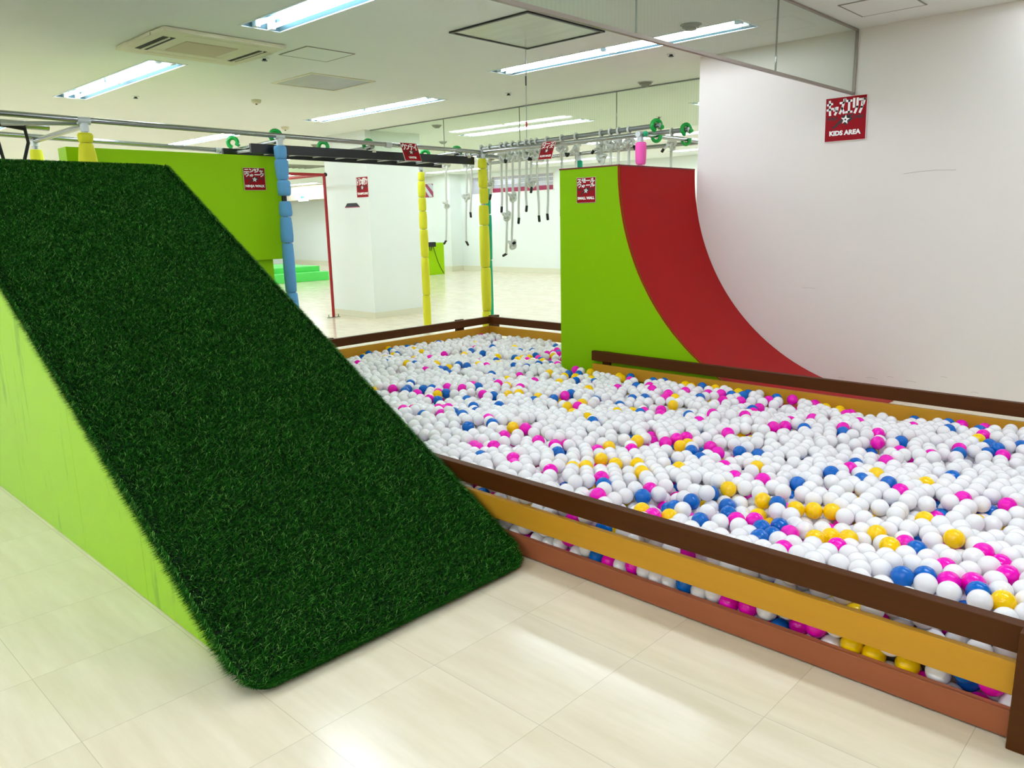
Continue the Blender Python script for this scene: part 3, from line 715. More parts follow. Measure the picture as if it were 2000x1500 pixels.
foam_pole(2.53, YB + .02, 2.5, 0, M_yellow, [(2.38, 2.14, .055, .06), (2.135, 1.7, .055, .06), (1.69, 1.0, .06, .06), (.99, .04, .06, .06)], 'yellow foam padded pole near the left edge, under the steel pipes', 'foam padded poles')
yel = [(2.33, 2.14), (2.135, 1.96), (1.955, 1.79), (1.775, 1.60), (1.595, 1.30), (1.295, .93), (.925, .62), (.615, .3), (.295, .04)]
foam_pole(7.28, YA, 2.466, 0, M_yellow, [(2.385, 2.26, .055, .057), (2.255, 2.02, .060, .060), (2.015, 1.82, .060, .056), (1.80, 1.545, .065, .065), (1.54, 1.0, .065, .066), (.995, .42, .066, .062), (.415, .04, .058, .058)],
          'yellow foam padded corner pole just behind the far corner of the ball pit', 'foam padded poles')
foam_pole(7.42, YB, 2.42, 0, M_yellow, [(2.30, 2.18, .045, .048), (2.175, 1.95, .054, .054), (1.945, 1.76, .055, .056), (1.755, 1.50, .056, .058), (1.495, 1.1, .06, .058), (1.095, .55, .056, .058), (.545, .04, .058, .054)],
          'more distant yellow foam padded pole in front of the green kiosk', 'foam padded poles')
foam_pole(7.21, 4.92, 2.466, 0, M_pinkf, [(2.385, 2.155, .06, .056), (2.145, 1.7, .06, .06), (1.69, 1.0, .06, .06), (.99, .04, .06, .06)], 'pink foam padded pole behind the top of the red slide', 'foam padded poles', cap=True)
foam_pole(8.42, 6.72, 2.45, 0, M_teal, [(2.36, 1.9, .05, .05), (1.89, 1.2, .05, .05), (1.19, .04, .05, .05)], 'teal foam padded pole among the ropes, behind the green top of the slide', 'foam padded poles')
foam_pole(8.665, 8.725, 2.46, 0, M_teal, [(2.2, 1.7, .05, .05), (1.69, 1.0, .052, .05), (.99, .04, .05, .05)], 'teal foam padded pole almost hidden behind the yellow corner pole', 'foam padded poles')

def pipe(pts, label, r=.0243, m=None):
    o = MB().tube(pts, r, 16).build('steel_pipe', m or M_steel, None, smooth=True)
    return tag(o, label, 'pipe', 'steel pipes of the climbing frame')
pipe([(1.2, YA, 2.532), (7.30, YA, 2.466)], 'long galvanised steel pipe crossing above the grass ramp to the corner pole')
pipe([(1.2, YB, 2.53), (4.42, YB, 2.46), (7.45, YB, 2.415)], 'thinner looking back steel pipe parallel behind the long one')
pipe([(7.28, YA, 2.466), (7.21, 4.92, 2.466)], 'steel pipe from the yellow corner pole to the pink pole')
pipe([(7.22, 4.87, 2.455), (8.60, 4.87, 2.455), (9.6, 4.87, 2.455)], 'steel cross pipe holding the two big green clamps', m=M_steel)
pipe([(7.40, 4.80, 2.56), (7.60, 7.75, 2.545)], 'darker loose steel pipe lying above the rope maze with rope loops, nearer one', .026, M_dsteel)
pipe([(8.02, 4.82, 2.56), (8.108, 9.25, 2.543)], 'darker loose steel pipe above the rope maze, farther one', .026, M_dsteel)
pipe([(8.45, 4.9, 2.45), (8.42, 6.72, 2.45), (8.68, 8.74, 2.46)], 'back steel pipe of the rope maze over the teal poles')
pipe([(7.22, YA + .03, 2.42), (8.5, YA + .03, 2.42)], 'steel cross pipe behind the yellow corner pole over the ropes')
pipe([(2.52, YA, 2.47), (2.53, YB, 2.46)], 'short steel cross pipe behind the left yellow pole')
pipe([(4.375, YA, 2.45), (4.42, YB, 2.42)], 'short steel cross pipe between the two blue padded poles')
pipe([(5.55, YA + .02, 2.445), (5.6, YB, 2.42)], 'steel cross pipe above the middle of the black beams')
pipe([(6.9, YA + .02, 2.445), (6.95, YB, 2.42)], 'steel cross pipe near the right end of the black beams')
pipe([(1.3, 7.9, 2.52), (2.4, 7.92, 2.50)], 'thick short steel pipe at the left edge with black straps', .034, M_steel)
pipe([(2.0, 7.78, 2.49), (2.5, 7.44, 2.49)], 'short diagonal steel brace beside the left yellow pole', .018)
MB_ = MB().tube([(5.72, YA, 2.4805), (5.80, YA, 2.4795)], .033, 16).build('pipe_coupling', M_joint, None, smooth=True); tag(MB_, 'grey coupling sleeve joining the long steel pipe beside the UNTEI sign', 'pipe coupling')

# black straps at the left edge
e = empty('hanging_straps', (1.95, 7.85, 2.3), 'black webbing straps knotted around a pipe at the left edge of the photo', 'strap')
MB().tube([(1.98, 7.86, 2.50), (1.97, 7.84, 2.38), (1.99, 7.84, 2.22), (2.02, 7.84, 2.0)], .014, 8).tube([(1.985, 7.84, 2.27), (1.90, 7.84, 2.2), (1.85, 7.84, 2.0)], .012, 8).build('strap', M_strap, e, smooth=True)
MB().tube([(2.19, 7.86, 2.49), (2.2, 7.84, 2.35), (2.15, 7.84, 2.2), (2.05, 7.84, 2.05)], .014, 8).build('strap', M_strap, e, smooth=True)
MB().tube([(1.75, 7.86, 2.46), (1.98, 7.86, 2.50), (2.19, 7.86, 2.47)], .022, 8).build('knot_wrap', M_strap, e, smooth=True)

# green hook clamps
def clamp(x, y, z, yaw, label, sc=1.0, name='hook_clamp', low=True):
    e = empty(name, (x, y, z), label, 'clamp', 'green pipe clamps')
    c, s_ = math.cos(yaw), math.sin(yaw)
    def T(a, b_, h): return (x + sc * (a * c - b_ * s_), y + sc * (a * s_ + b_ * c), z + sc * h)
    m = MB(); pts = []
    for i in range(15):
        a = math.radians(-150 + 300 * i / 14); pts.append(T(.046 * math.cos(a + math.pi / 2 + .3), 0, .046 * math.sin(a + math.pi / 2 + .3) + .045))
    m.tube(pts, .021 * sc, 10).build('upper_hook', M_green, e, smooth=True)
    pts = []
    for i in range(13):
        a = math.radians(20 - 230 * i / 12); pts.append(T(.0 + .043 * math.cos(a), 0, -.052 + .045 * math.sin(a)))
    if low: MB().tube(pts, [.02 * sc - .0006 * i for i in range(13)], 10).build('lower_hook', M_green, e, smooth=True)
    MB().tube([T(.046, -.03, .03), T(.046, .03, .03)], .02 * sc, 12).build('hub', M_green, e, smooth=True)
clamp(7.40, 4.845, 2.51, -0.5, 'large green hook clamp at the end of the nearer rope pipe', 1.15)
clamp(8.02, 4.855, 2.51, -0.5, 'large green hook clamp close to the white wall edge', 1.15)
for x, y, z, l in ((4.33, 8.3, 2.45, 'small green clamp on the cross pipe at the back beam left end'), (4.40, 7.52, 2.46, 'small green clamp just left of the blue padded pole'),
                   (5.22, 7.9, 2.42, 'small green clamp over the black beams left of the white pillar'), (5.58, 7.53, 2.43, 'small green clamp under the long pipe left of the UNTEI sign'),
                   (6.93, 8.12, 2.42, 'small green clamp above the back beam right end'), (6.95, 7.53, 2.42, 'small green clamp above the front beam right end')):
    clamp(x, y, z, -.7, l, 1.1, low=False)

# black monkey bar beams
e = empty('monkey_bar_ladder', (5.7, 7.8, 2.33), 'black overhead monkey bar ladder hanging under the steel pipes', 'monkey bars')
def bm_(y, xa, xb, za0, za1, h):
    m = MB(); m.prism([(xa, y, za0), (xb, y, za1), (xb, y, za1 - h), (xa, y, za0 - h)], (0, .04, 0)); return m
bm_(7.49, 4.10, 7.22, 2.418, 2.412, .096).build('side_beam', M_black, e, bevel=.004)
bm_(8.10, 4.11, 7.20, 2.418, 2.385, .075).build('side_beam', M_black, e, bevel=.004)
for k in range(10):
    x = 4.25 + k * .31; MB().tube([(x, 7.52, 2.372 - .002 * k), (x, 8.11, 2.38 - .0035 * k)], .014, 10).build('rung', M_steel, e, smooth=True)
for x in (4.42, 5.60, 7.1): MB().box(x, 7.483, 2.395, x + .05, 7.489, 2.425).build('bracket', M_cream, e)

# ------------------------------------------------------------------ rope maze ropes
def knot(m, c, s_, seed):
    rr = random.Random(seed); n = 34; pts = []; a0 = rr.uniform(0, 6)
    for i in range(n + 1):
        t = 2 * math.pi * i / n
        p = Vector(((math.sin(t) + 2 * math.sin(2 * t)), (math.cos(t) - 2 * math.cos(2 * t)), -math.sin(3 * t) * 1.4)) * (.27 * s_)
        q = Matrix.Rotation(a0, 3, 'Z') @ (Matrix.Rotation(rr.uniform(.9, .9) + 1.0, 3, 'X') @ p); pts.append(Vector(c) + q)
    m.tube(pts, .017, 7, cap=False)
def rope(X, y0, y1, zb, label, ptop=2.56, knots=(), dy=0.0, capd=(0, 0, -1), seed=0, cap=True, loose=None):
    e = empty('hanging_rope', (X, y0, zb), label, 'rope', 'white ropes of the rope maze')
    rr = random.Random(seed); r = .0155
    m = MB(); pts = []; n = 16; z0 = 2.40
    for i in range(n + 1):
        t = i / n; pts.append((X + .006 * math.sin(t * 5 + seed), y0 + (y1 - y0) * t + .007 * math.sin(t * 7 + seed), z0 + (zb - z0) * t))
    m.tube(pts, r, 8)
    m.build('rope_length', M_rope, e, smooth=True)
    lp = MB()                                                # loop over the pipe
    loop = [(X + .035 * math.cos(a), y0, 2.555 + .035 * math.sin(a)) for a in np.linspace(-math.pi * .35, math.pi * 1.35, 12)]
    lp.tube([(X + .01, y0, 2.44)] + loop[::1] + [(X - .01, y0, 2.44)], .0125, 8)
    lp.build('pipe_loop', M_rope, e, smooth=True)
    kn = MB(); knot(kn, (X, y0, 2.42), .085, seed); kn.build('top_knot', M_rope, e, smooth=True)
    if loose:
        a = loose; MB().tube([(X, y0, 2.41), (X - .02, y0 + a * .04, 2.40), (X - .03, y0 + a * .085, 2.37)], .0125, 8).build('loose_end', M_rope, e, smooth=True)
        MB().tube([(X - .03, y0 + a * .085, 2.372), (X - .035, y0 + a * .11, 2.335)], .0165, 10).build('black_cap', M_rubber, e, smooth=True)
    for kz in knots:
        t = (kz - z0) / (zb - z0); kk = MB(); knot(kk, (X, y0 + (y1 - y0) * t, kz), .075, seed + 5); kk.build('knot', M_rope, e, smooth=True)
    if cap:
        d = Vector(capd).normalized(); p = Vector(pts[-1])
        MB().tube([p - d * .012, p + d * .062, p + d * .07], [.017, .017, .011], 10).build('black_cap', M_rubber, e, smooth=True)
ROPES = [
 (7.85, 8.75, 8.80, 1.31, (1.86,), 'leftmost long white rope hanging in front of the green kiosk', (0, .6, -.6), None),
 (8.05, 8.41, 8.46, 1.72, (), 'short white rope just left of the yellow corner pole', (0, -.1, -1), None),
 (8.05, 8.52, 8.58, 1.30, (1.95,), 'long thin white rope with a slanted black tip left of the yellow corner pole', (0, -.6, -.8), None),
 (7.5, 7.64, 7.67, 1.72, (), 'white rope mostly hidden behind the yellow corner pole', (0, 0, -1), None),
 (7.5, 7.48, 7.50, 1.94, (2.09,), 'white rope with a knot just right of the yellow corner pole', (0, .3, -1), 1),
 (7.5, 7.27, 7.29, 1.77, (), 'plain white rope ending level with the window, first right of the corner pole', (0, .1, -1), -1),
 (7.5, 7.18, 7.22, 1.16, (1.66,), 'longest white rope with two knots hanging lowest of all', (0, .9, -.4), None),
 (7.5, 7.07, 7.11, 1.29, (1.90, 1.29), 'long white rope with a big knot at window height', (0, -.9, .35), 1),
 (7.52, 6.97, 7.0, 1.62, (), 'plain white rope with black tip left of the shortest pair', (0, .15, -1), None),
 (7.52, 6.85, 6.87, 1.77, (), 'thin twisted white rope of middle length left of the ROPE MAZE sign', (0, .15, -1), -1),
 (7.5, 6.75, 6.76, 2.00, (2.06,), 'short white rope ending in a knot beneath the ROPE MAZE sign left edge', (0, .3, -1), None),
 (7.5, 6.66, 6.64, 1.64, (), 'white rope bowing slightly right beneath the ROPE MAZE sign', (0, -.1, -1), 1),
 (7.5, 6.48, 6.49, 1.66, (), 'white rope hanging straight beneath the ROPE MAZE sign', (0, -.1, -1), None),
 (7.5, 6.25, 6.26, 1.7, (), 'white rope disappearing behind the left end of the green slide side', (0, 0, -1), -1),
 (7.45, 5.99, 6.0, 1.7, (), 'white rope with loose black tip beside the teal pole', (0, 0, -1), 1),
 (7.45, 5.62, 5.61, 1.7, (2.28,), 'white rope behind the slide with a second knot below the first', (0, 0, -1), 1),
 (7.45, 5.49, 5.48, 1.7, (), 'thin white rope behind the slide between two knotted ones', (0, 0, -1), None),
 (7.44, 5.37, 5.37, 1.7, (), 'white rope behind the slide, second left of the pink pole', (0, 0, -1), None),
 (7.43, 5.22, 5.22, 1.7, (), 'white rope behind the slide, nearest left of the pink pole', (0, 0, -1), -1),
 (8.05, 5.06, 5.06, 1.6, (), 'white rope between the two big green clamps', (0, 0, -1), 1)]
for i, (X, y0, y1, zb, kn, lab, cd_, lo) in enumerate(ROPES):
    Xp = 7.40 + .2 * (y0 - 4.8) / 2.95 if X < 7.7 else 8.02 + .088 * (y0 - 4.82) / 4.43    # the pipe it is tied to
    y0, y1, X = y0 * Xp / X, y1 * Xp / X, Xp
    rope(X, y0, y1, zb, lab, knots=kn, capd=cd_, seed=i, loose=lo)

# ------------------------------------------------------------------ far things
e = empty('red_pipe_frame', (7.2, 12.2, 0), 'tall free standing red pipe frame in front of the white pillar', 'frame')
for x, y in ((7.632, 11.589), (7.66, 13.6), (5.6, 11.589), (5.6, 13.6)):
    MB().tube([(x, y, 0), (x, y, 2.42)], .026, 12).build('post', M_redp, e, smooth=True)
    p = MB().box(x - .12, y - .03, 0, x + .12, y + .03, .012)
    for s_ in (-.1, .1): p.tube([(x + s_, y, .012), (x + s_, y, .055)], .008, 8)
    p.build('base_plate', M_steel, e)
    MB().ball((x + .028, y, 2.424), .034, 10, 8).build('corner_cap', M_black, e, smooth=True)
for p_, q in (((5.6, 11.589, 2.42), (7.632, 11.589, 2.42)), ((7.632, 11.589, 2.42), (7.66, 13.6, 2.42)), ((5.6, 13.6, 2.42), (7.66, 13.6, 2.42)), ((5.6, 11.589, 2.42), (5.6, 13.6, 2.42))):
    MB().tube([p_, q], .024, 12).build('top_bar', M_redp, e, smooth=True)
e = empty('step_platform', (11.4, 20.5, 0), 'low bright green two level step platform in the distance left of the pillar', 'platform')
MB().box(9.2, 19.723, 0, 12.93, 20.7, .25).build('lower_step', M_stepg, e, bevel=.01)
MB().box(9.2, 20.2, .25, 12.93, 22.4, .40).build('upper_step', M_stepg, e, bevel=.01)
e = empty('kiosk', (16.0, 18.7, 0), 'lime green box counter at the far wall beyond the yellow pole', 'counter')
MB().box(15.35, 18.345, 0, 16.25, 19.0, .97).build('body', M_lime, e, bevel=.006)
m = MB().box(15.52, 18.2, .86, 15.80, 18.34, 1.0); MBo = m.build('megaphone_box', M_black); tag(MBo, 'dark grey box device hooked on the front of the green counter', 'device')
cbl = MB().tube([(15.8, 18.33, .9), (15.86, 18.335, .72), (15.95, 18.335, .45), (16.08, 18.335, .2), (16.2, 18.335, .03)], .008, 6).tube([(15.62, 18.28, .86), (15.63, 18.3, .76), (15.68, 18.3, .74), (15.7, 18.28, .86)], .01, 6)
tag(cbl.build('power_cable', M_black, None, smooth=True), 'black cable trailing down the front of the green counter', 'cable')
e = empty('sale_banner', (17.79, 20.64, 2.43), 'crimson sign with pale diagonal stripes on the far wall beside the distant yellow pole', 'sign')
MB().box(17.785, 20.26, 2.43, 17.808, 21.05, 2.87).build('panel', M_crim, e)
st = MB()
for poly in ([(20.72, 2.86), (20.86, 2.86), (20.60, 2.44), (20.46, 2.44)][:0] or [(20.98, 2.44), (21.04, 2.55), (21.04, 2.75), (20.90, 2.80), (20.55, 2.44), (20.72, 2.44), (20.92, 2.66), (20.98, 2.62)], [(20.80, 2.86), (20.58, 2.86), (20.38, 2.66), (20.36, 2.50), (20.40, 2.50)]):
    st.prism([(17.784, y, z) for y, z in poly], (-.003, 0, 0))
st.build('stripes', M_stripe, e)
e = empty('exit_sign', (16.88, 26.9, 2.49), 'white exit sign with a cyan arrow hanging by the far wall', 'exit sign')
MB().box(16.80, 26.75, 2.50, 16.85, 27.4, 2.80).build('housing', M_exit, e, bevel=.005)
ar = MB().prism([(16.797, 27.22, 2.65), (16.797, 27.1, 2.73), (16.797, 27.1, 2.67), (16.797, 26.93, 2.67), (16.797, 26.93, 2.63), (16.797, 27.1, 2.63), (16.797, 27.1, 2.57)], (-.003, 0, 0)); ar.build('arrow', M_cyan, e)
MB().box(16.82, 27.05, 2.80, 16.83, 27.09, 3.09).build('hanger', M_cream, e)

# ------------------------------------------------------------------ balls
RB = 0.040
SPOTS = "Y4.89,7.08 B4.75,6.98 B4.97,6.76 Y4.65,6.63 B4.55,6.45 P4.32,6.22 Y4.66,6.27 B4.55,6.07 B4.67,6.13 Y4.86,6.34 B4.92,6.27 Y4.64,5.85 Y5.21,6.44 Y5.11,6.19 P5.01,5.91 P5.16,5.94 P4.56,5.40 B4.61,5.34 Y4.82,5.96 P4.76,5.88 B4.69,5.73 Y4.75,5.58 B5.39,6.88 B5.27,6.66 B5.67,6.81 P6.34,6.69 B5.69,6.33 Y5.67,6.42 Y5.88,6.19 Y5.31,5.73 B4.90,5.39 B4.90,5.29 B5.02,5.36 Y4.97,5.24 P4.99,5.09 B5.15,5.19 Y5.14,5.10 B5.29,5.16 B5.16,4.90 B5.23,4.81 B5.39,4.83 P5.63,6.05 P5.68,5.93 B5.57,5.84 B5.79,5.83 B5.55,5.65 Y5.42,5.41 Y5.95,5.65 B5.81,5.42 B5.91,5.32 P5.98,5.09 B6.25,5.30 P5.55,4.74 P5.65,5.00 B5.58,4.93 P5.14,5.34 B4.70,5.26 B4.58,5.10 Y4.71,5.33 B4.74,4.73 B4.54,4.55 B4.36,4.48 P4.83,4.55 Y4.66,4.50 P4.77,4.30 P4.33,4.63 P4.24,4.44 P4.47,4.44 Y4.48,4.33 P4.48,4.24 Y4.32,4.15 Y4.22,4.16 Y4.30,4.07 P4.13,4.29 B4.06,5.04 B3.92,4.92 B3.96,4.80 B4.00,4.77 P3.82,4.73 Y3.70,5.00 B3.76,4.92 P3.83,4.94 B4.04,4.56 P4.01,4.60 P4.12,4.52 P4.14,4.71 Y3.93,4.57 P3.78,4.48 B3.81,4.42 B3.93,4.23 B3.79,4.05 B3.70,3.90 P3.69,4.17 P3.62,4.15 P3.61,4.21 B3.62,4.04 B3.60,3.94 B3.46,4.12 P3.46,4.03 B3.46,3.70 P3.58,3.70 B3.47,3.60 P3.56,4.67 P3.41,4.39 P3.47,4.32 B3.92,3.91 B4.25,3.83 Y4.37,3.92 B4.16,4.15 B4.34,3.72 P4.43,3.75 B4.55,3.75 Y4.17,3.53 Y4.13,3.32 Y4.08,3.22 B3.96,3.09 Y4.34,3.47 P4.34,3.39 B4.38,2.98 P4.47,2.94 P4.41,2.84 P4.55,2.87 Y4.35,3.13 Y4.37,3.06 B4.51,3.22 B4.75,3.24 B4.84,3.22 P4.91,3.14 P5.00,3.13 P5.11,3.30 Y4.94,3.01 Y4.78,2.88 P4.84,3.90 Y4.77,3.72 B5.03,3.85 P4.99,3.56 B5.12,3.55 P5.21,3.68 P5.18,3.43 B4.52,3.49 P5.63,4.29 B5.18,4.27 B5.19,4.20 Y5.12,4.26 Y4.91,4.12 B4.95,4.07 Y5.15,4.10 Y5.12,3.97 Y5.47,4.03 Y5.44,3.94 B5.47,3.77 B5.40,3.62 Y5.60,3.73 B5.53,3.45 Y5.41,3.24 Y5.05,4.47 P3.36,3.32 P3.48,3.11 Y3.63,3.43 P3.59,3.37 P3.47,2.96 B3.32,2.86 P3.43,2.86 P3.13,3.28 P3.10,3.20 P3.15,3.15 B2.97,3.09 P3.05,2.95 P2.99,2.82 P3.31,3.12 P3.54,2.68 Y3.62,2.68 Y3.76,2.62 P3.81,2.50 P3.89,2.49 P3.63,2.54 Y3.91,2.36 P4.04,2.42 Y3.36,2.58 Y3.21,2.49 P3.12,2.37 Y3.13,2.60 P3.06,2.58 Y3.35,2.43 Y3.47,2.31 Y3.35,2.21 B3.48,2.19 Y3.54,2.16 Y3.64,2.21 B2.99,2.29 P2.92,2.26 B3.04,1.99 P3.13,2.03 Y2.94,2.00 B2.96,1.81 B3.04,1.81 Y2.90,1.75 P2.88,1.86 B5.68,3.12 Y5.43,2.94 Y5.50,2.78 B5.51,2.73 Y5.49,3.25 P5.21,3.06 P5.25,2.96 P5.25,2.85 B5.08,2.88 B5.23,2.78 P5.13,2.71 P5.16,2.63 B5.30,2.69 P5.29,2.48 P5.06,2.39 B4.97,2.44 P4.90,2.39 P4.77,2.40 B4.57,2.64 P4.44,2.57 P4.69,2.58 B5.46,2.42 P5.54,2.35 P5.46,2.14 Y5.35,2.08 Y5.52,2.02 Y5.50,1.93 P5.63,1.90 P5.44,1.87 B5.47,1.60 P4.82,2.08 P4.65,2.09 P4.62,2.02 P5.00,1.99 P4.89,1.73 P5.03,1.71 P4.88,1.54 P4.67,1.52 B4.80,1.40 P5.13,1.44 B4.72,1.72 B4.71,1.91 P4.37,2.18 B5.43,1.27 P5.35,1.23 P5.43,1.18 B5.29,1.12 B5.21,1.23 P5.24,1.03 Y5.16,1.04 B5.10,0.99 B5.13,0.84 B4.84,0.94 B4.94,0.94 B4.77,1.03 P4.86,1.09 P4.61,1.14 P4.84,0.87 P4.62,1.32 B3.89,2.20 B3.76,2.15 P3.87,2.11 B3.95,2.07 P4.00,2.20 B4.03,1.90 P4.04,2.42 Y3.93,2.37 P3.68,1.93 Y3.82,1.83 P3.58,1.84 P3.61,1.73 Y3.38,1.76 B3.62,1.53 B3.28,1.73 B3.19,1.72 B3.14,1.65 B3.07,1.81 B2.91,1.63 Y3.29,1.55 B3.36,1.49 Y3.40,1.46 P3.32,1.44 Y3.35,1.41 Y3.38,1.38 P3.10,1.51 P3.03,1.52 B3.13,1.44 B3.10,1.38 P3.07,1.38 B2.99,1.32 B2.89,1.38 P2.90,1.23 Y3.04,1.24 Y3.11,1.19 Y3.13,1.11 P3.03,1.06 Y3.32,1.04 Y3.13,0.95 Y3.56,0.89 Y4.05,1.05 P4.34,1.29 P4.07,1.43 B4.18,1.39 B3.92,1.45 B3.97,1.36 Y4.09,1.31 B3.95,1.21 P3.88,1.09 B4.26,0.99 B3.89,0.75 P4.00,0.66 P3.99,0.83 B3.24,0.80 Y3.39,0.76 P3.36,0.67 P3.29,0.56 P3.22,0.52 B2.99,0.76 B2.98,0.80 P3.12,0.69 P3.02,0.71 P3.01,0.62 P3.26,0.85 Y2.96,0.43 B2.98,0.52"
def htop(x, y):                                              # undulating top of the heap (ball tops)
    h = .325 - .030 * (x - 2.6) - .012 * np.clip(y - 3.5, 0, 9)
    h = h + .020 * np.sin(x * 2.1 + 1.3) * np.cos(y * 1.7) + .014 * np.sin(x * 4.3 + y * 3.1) + .008 * np.sin(7 * x - 5 * y)
    h = np.where((x < 3.0), np.minimum(h, .335), h)
    return np.clip(h, .19, .36)
XL, XR1, XR2, YL, YT, YS = 2.55 + .035 + RB, 5.69 - RB, 7.025 - RB, .32 + RB, 7.095 - RB, 4.85 + RB
def inpit(x, y): return (x > XL) & (y > YL) & (y < YT) & ((x < XR1) | ((y > YS) & (x < XR2)))
P = []; LAY = []
for k in range(4):
    pitch = .0825; row = pitch * .866; ox, oy = (k % 2) * pitch * .5, (k % 2) * pitch * .29
    nx, ny = int(4.6 / pitch), int(7 / row)
    I, J = np.meshgrid(np.arange(nx), np.arange(ny)); I = I.ravel(); J = J.ravel()
    x = 2.6 + ox + (I + .5 * (J % 2)) * pitch; y = .3 + oy + J * row
    # swirl the lattice so no rows line up
    x2 = x + .10 * np.sin(y * 2.3 + 1) + .05 * np.sin(y * 5.1) + rng.normal(0, .011, len(x)); y2 = y + .10 * np.sin(x * 2.7) + .04 * np.sin(x * 6.3 + 2) + rng.normal(0, .011, len(x))
    ok = inpit(x2, y2); x2, y2 = x2[ok], y2[ok]
    z = htop(x2, y2) - RB - .063 * k + rng.normal(0, .006, len(x2))
    keep = np.ones(len(z), bool)
    if k == 0: keep = rng.random(len(z)) > .30 + .12 * np.sin(x2 * 5 + y2 * 3)
    if k == 3: keep = x2 < 2.95
    if k == 2: keep = np.ones(len(z), bool)
    keep &= z > RB
    P.append(np.stack([x2, y2, z], 1)[keep]); LAY += [k] * int(keep.sum())
# front column seen through the gaps of the near fence
yy = np.arange(YL, YT, .081)
for zc in (.115, .075, .04): P.append(np.stack([XL + rng.uniform(0, .012, len(yy)), yy + rng.normal(0, .006, len(yy)), np.full(len(yy), zc) + rng.normal(0, .006, len(yy))], 1)); LAY += [5] * len(yy)
P = np.concatenate(P); LAY = np.array(LAY)
def pairs(P, cell):
    q = np.floor((P - P.min(0)) / cell).astype(np.int64) + 1; D = q.max(0) + 3
    key = (q[:, 0] * D[1] + q[:, 1]) * D[2] + q[:, 2]; o = np.argsort(key, kind='stable'); ks = key[o]; res = []
    for dx in (-1, 0, 1):
        for dy in (-1, 0, 1):
            for dz in (-1, 0, 1):
                d = (dx * D[1] + dy) * D[2] + dz
                if d < 0: continue
                s0 = np.searchsorted(ks, key + d); s1 = np.searchsorted(ks, key + d, side='right')
                for m in range(int((s1 - s0).max()) if len(s0) else 0):
                    a = np.where(s0 + m < s1)[0]; b_ = o[s0[a] + m]
                    ok = (a < b_) if d == 0 else (a != b_)
                    res.append(np.stack([a[ok], b_[ok]], 1))
    return np.concatenate(res)
P0 = P.copy()
for it in range(26):
    pr = pairs(P, 2 * RB); d = P[pr[:, 1]] - P[pr[:, 0]]; L = np.linalg.norm(d, axis=1); ov = 2 * RB - L; k = ov > 0
    pr, d, L, ov = pr[k], d[k], L[k], ov[k]; mv = d / np.maximum(L, 1e-6)[:, None] * (ov * .5)[:, None]
    acc = np.zeros_like(P); np.add.at(acc, pr[:, 0], -mv); np.add.at(acc, pr[:, 1], mv)
    P = P + acc * .7
    P[:, 2] += (P0[:, 2] - P[:, 2]) * (.06 if it < 20 else 0)
    P[:, 0] = np.maximum(P[:, 0], XL); P[:, 1] = np.clip(P[:, 1], YL, YT); P[:, 2] = np.maximum(P[:, 2], RB)
    wide = P[:, 1] > YS - RB
    P[:, 0] = np.where(wide, np.minimum(P[:, 0], XR2), np.minimum(P[:, 0], XR1))
    c = wide & (P[:, 1] < YS) & (P[:, 0] > XR1); P[c, 1] = YS
# which balls lie on top: nothing much above them
pr = pairs(P, 2 * RB); d = P[pr[:, 1]] - P[pr[:, 0]]; hd = np.hypot(d[:, 0], d[:, 1]); top = np.ones(len(P), bool)
up = (d[:, 2] >.045) & (hd < .053); top[pr[up, 0]] = False
dn = (-d[:, 2] >.045) & (hd < .053); top[pr[dn, 1]] = False
cc = rng.choice(np.array(list('WPBY')), len(P), p=[.62, .15, .13, .10])
# scene-wide heaps of colour: a colour spot takes the ball found there, the others on top stay white
ray = P - CAM; tt = (.26 - CAM[2]) / ray[:, 2]; ground = CAM + ray * tt[:, None]       # where the sight line meets the mean ball level
depth = ray @ AF
vis = top & (P[:, 2] > htop(P[:, 0], P[:, 1]) - RB - .052)
cc[vis] = 'W'
taken = np.zeros(len(P), bool)
cand = np.where(vis)[0]
for s_ in SPOTS.split():
    c = s_[0]; a, b_ = map(float, s_[1:].split(','))
    dd = np.hypot(ground[cand, 0] - a, ground[cand, 1] - b_) + taken[cand] * 9
    j = cand[np.argmin(dd)]; cc[j] = c; taken[j] = True
# colour for zones the spot list does not reach (behind the slide, hidden corners)
far = vis & (((P[:, 0] > 5.75) & (P[:, 1] < 5.6)) | (P[:, 1] < .12 * P[:, 0])) & ~taken
fi = np.where(far)[0]; cc[fi] = rng.choice(np.array(list('WPBY')), len(fi), p=[.66, .12, .12, .10])
sub = ~vis & (P[:, 2] > htop(P[:, 0], P[:, 1]) - .11); si = np.where(sub)[0]
cc[si] = rng.choice(np.array(list('WPBY')), len(si), p=[.80, .08, .07, .05])

# 300 nearest visible balls are things of their own
px_ = 1000 + FPX * (ray @ AX) / depth; py_ = 750 + FPX * (ray @ AD) / depth
tr = (XN + .047) / P[:, 0]; zr_ = CAM[2] + (P[:, 2] - CAM[2]) * tr          # height of the sight line over the near rail
infr = (px_ > -20) & (px_ < 2020) & (py_ > 0) & (py_ < 1520) & vis & (zr_ > .375)
idx = np.where(infr)[0]; idx = idx[np.argsort(depth[idx])][:300]
isind = np.zeros(len(P), bool); isind[idx] = True
def sphere_mesh(name, m):
    b0 = MB().ball((0, 0, 0), RB, 32, 20); me = bpy.data.meshes.new(name); me.from_pydata(b0.v, [], b0.f); me.materials.append(m)
    bm = bmesh.new(); bm.from_mesh(me); bmesh.ops.remove_doubles(bm, verts=bm.verts, dist=1e-6); bm.to_mesh(me); bm.free()
    me.polygons.foreach_set('use_smooth', [True] * len(me.polygons)); return me
NAMES = {'W': 'white', 'P': 'pink', 'B': 'blue', 'Y': 'yellow'}
